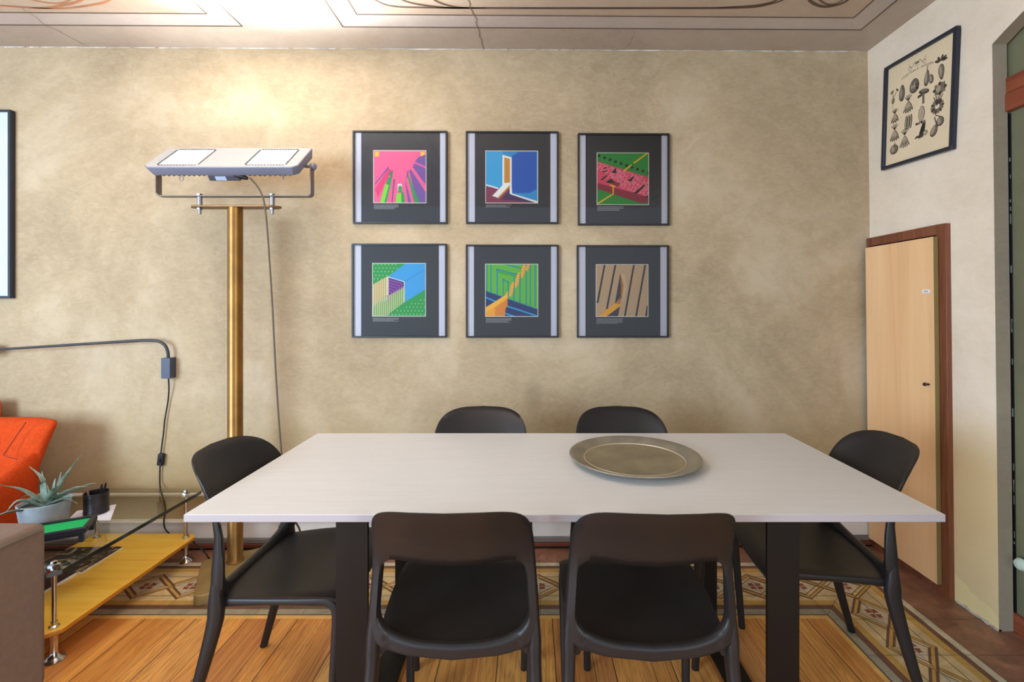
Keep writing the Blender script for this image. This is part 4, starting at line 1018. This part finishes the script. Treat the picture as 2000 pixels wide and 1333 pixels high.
# ------------------------------------------------------------------ orange armchair against the wall
oc = empty('armchair', (-2.70,2.055,0), 0, 'orange wool armchair with sloping sides against the back wall at the far left', 'armchair')
def grid_solid(fn, nu, nv):                          # closed skin from a front and a back sheet
    vs = []; fs = []; w_ = nu+1
    for s_ in (0,1):
        for j in range(nv+1):
            for i in range(nu+1): vs.append(fn(i/nu, j/nv, s_))
    o1 = w_*(nv+1)
    for j in range(nv):
        for i in range(nu):
            a = j*w_+i; fs.append((a,a+1,a+w_+1,a+w_)); fs.append((o1+a,o1+a+w_,o1+a+w_+1,o1+a+1))
    for i in range(nu): fs.append((i,o1+i,o1+i+1,i+1)); a = nv*w_+i; fs.append((a,a+1,o1+a+1,o1+a))
    for j in range(nv): a = j*w_; fs.append((a,a+w_,o1+a+w_,o1+a)); a = j*w_+nu; fs.append((a,o1+a,o1+a+w_,a+w_))
    return vs, fs
def oback(u, v, s_):
    hw = .345+.045*v; x = (-1+2*u)*hw; z = .28+v*.462-.010*abs(-1+2*u)**6*(v>.9)
    edge = min(u,1-u,1-v)*12; th = .05*min(1,.35+.65*min(1,edge))
    wing = -.055*max(0,abs(-1+2*u)-.62)/.38
    y = .13+.15*v+(-th if s_ == 0 else th)+wing*(1-.3*v)
    return Vector((x, y, z))
MB().add(*grid_solid(oback, 24, 14)).build('backrest', M['orange'], oc, subsurf=1)
def oseat(u, v, s_):
    x = (-1+2*u)*.32; y = -.38+.55*v; e = min(u,1-u,v,1-v)*10; e = min(1,e)
    return Vector((x, y, (.36+.05*e) if s_ == 0 else .26))
MB().add(*grid_solid(oseat, 12, 12)).build('seat_cushion', M['orange'], oc, subsurf=1)
for sx in (-1,1):
    def oarm(u, v, s_, sx=sx):
        y = -.36+.56*u; z = .14+(.36+.12*max(0,u-.55)/.45)*v; x = .315+.035*v*(.75+.25*u)
        e = min(1, min(u,1-u,1-v)*9); th = .035*(.4+.6*e)
        return Vector((sx*(x+(th if s_ == 0 else -th)), y, z))
    vs, fs = grid_solid(oarm, 14, 10)
    if sx < 0: fs = [tuple(reversed(f_)) for f_ in fs]
    MB().add(vs, fs).build('armrest', M['orange'], oc, subsurf=1)
MB().tube(smooth_path([(.300,.183,.738),(.275,.158,.67),(.255,.128,.60)],6), .0022, 6).build('seam', M['orangeseam'], oc, smooth=True)
MB().tube(smooth_path([(.255,.128,.60),(.31,.104,.597),(.365,.085,.595)],6), .0022, 6).build('seam', M['orangeseam'], oc, smooth=True)
for sx in (-1,1):
    for sy in (-.30,.12): MB().tube([(sx*.25,sy,.27),(sx*.27,sy,0)], [.018,.012], 10).build('leg', M['steel'], oc, smooth=True)
cu = MB(); 
cu.add(*grid_solid(lambda u,v,s_: Vector(((-1+2*u)*.19,(.05 if s_ else -.05)*(math.sin(math.pi*u)*math.sin(math.pi*v))**.4,(-1+2*v)*.15)), 14, 12))
c_ = cu.build('cushion', M['orange'], subsurf=1); c_.location = (-2.935,2.44,.655); tag(c_, 'orange cushion leaning behind the top of the orange armchair', 'cushion')
# ------------------------------------------------------------------ cream sofa in the left foreground
so = empty('sofa', (-2.45,1.08,0), 0, 'cream fabric sofa in the left foreground, its rounded arm beside the glass table', 'sofa')
def rbox(name, x0,x1,y0,y1,z0,z1,r,parent=so,m='cream'): return MB().box(x0,x1,y0,y1,z0,z1).build(name, M[m], parent, bevel=r, seg=5)
rbox('armrest', .715,.893,-.44,.44,.075,.600,.022); rbox('armrest', -.893,-.715,-.44,.44,.075,.600,.022)
rbox('seat_base', -.713,.713,-.42,.43,.10,.28,.02); rbox('seat_cushion', -.710,.0,-.22,.44,.281,.43,.04); rbox('seat_cushion', .003,.710,-.22,.44,.281,.43,.04)
rbox('backrest', -.713,.713,-.44,-.24,.281,.66,.05)
MB().tube(smooth_path([(.8945,-.42,.582),(.8945,0,.584),(.8945,.30,.584),(.8945,.36,.583),(.8945,.405,.580),(.8935,.420,.576)],5), .0035, 8).build('piping', M['creamseam'], so, smooth=True)
for sx in (-.80,.80):
    for sy in (-.36,.36): MB().lathe([(.022,0),(.026,.076)], 16, (sx,sy,0)).build('foot', M['black'], so, smooth=True)
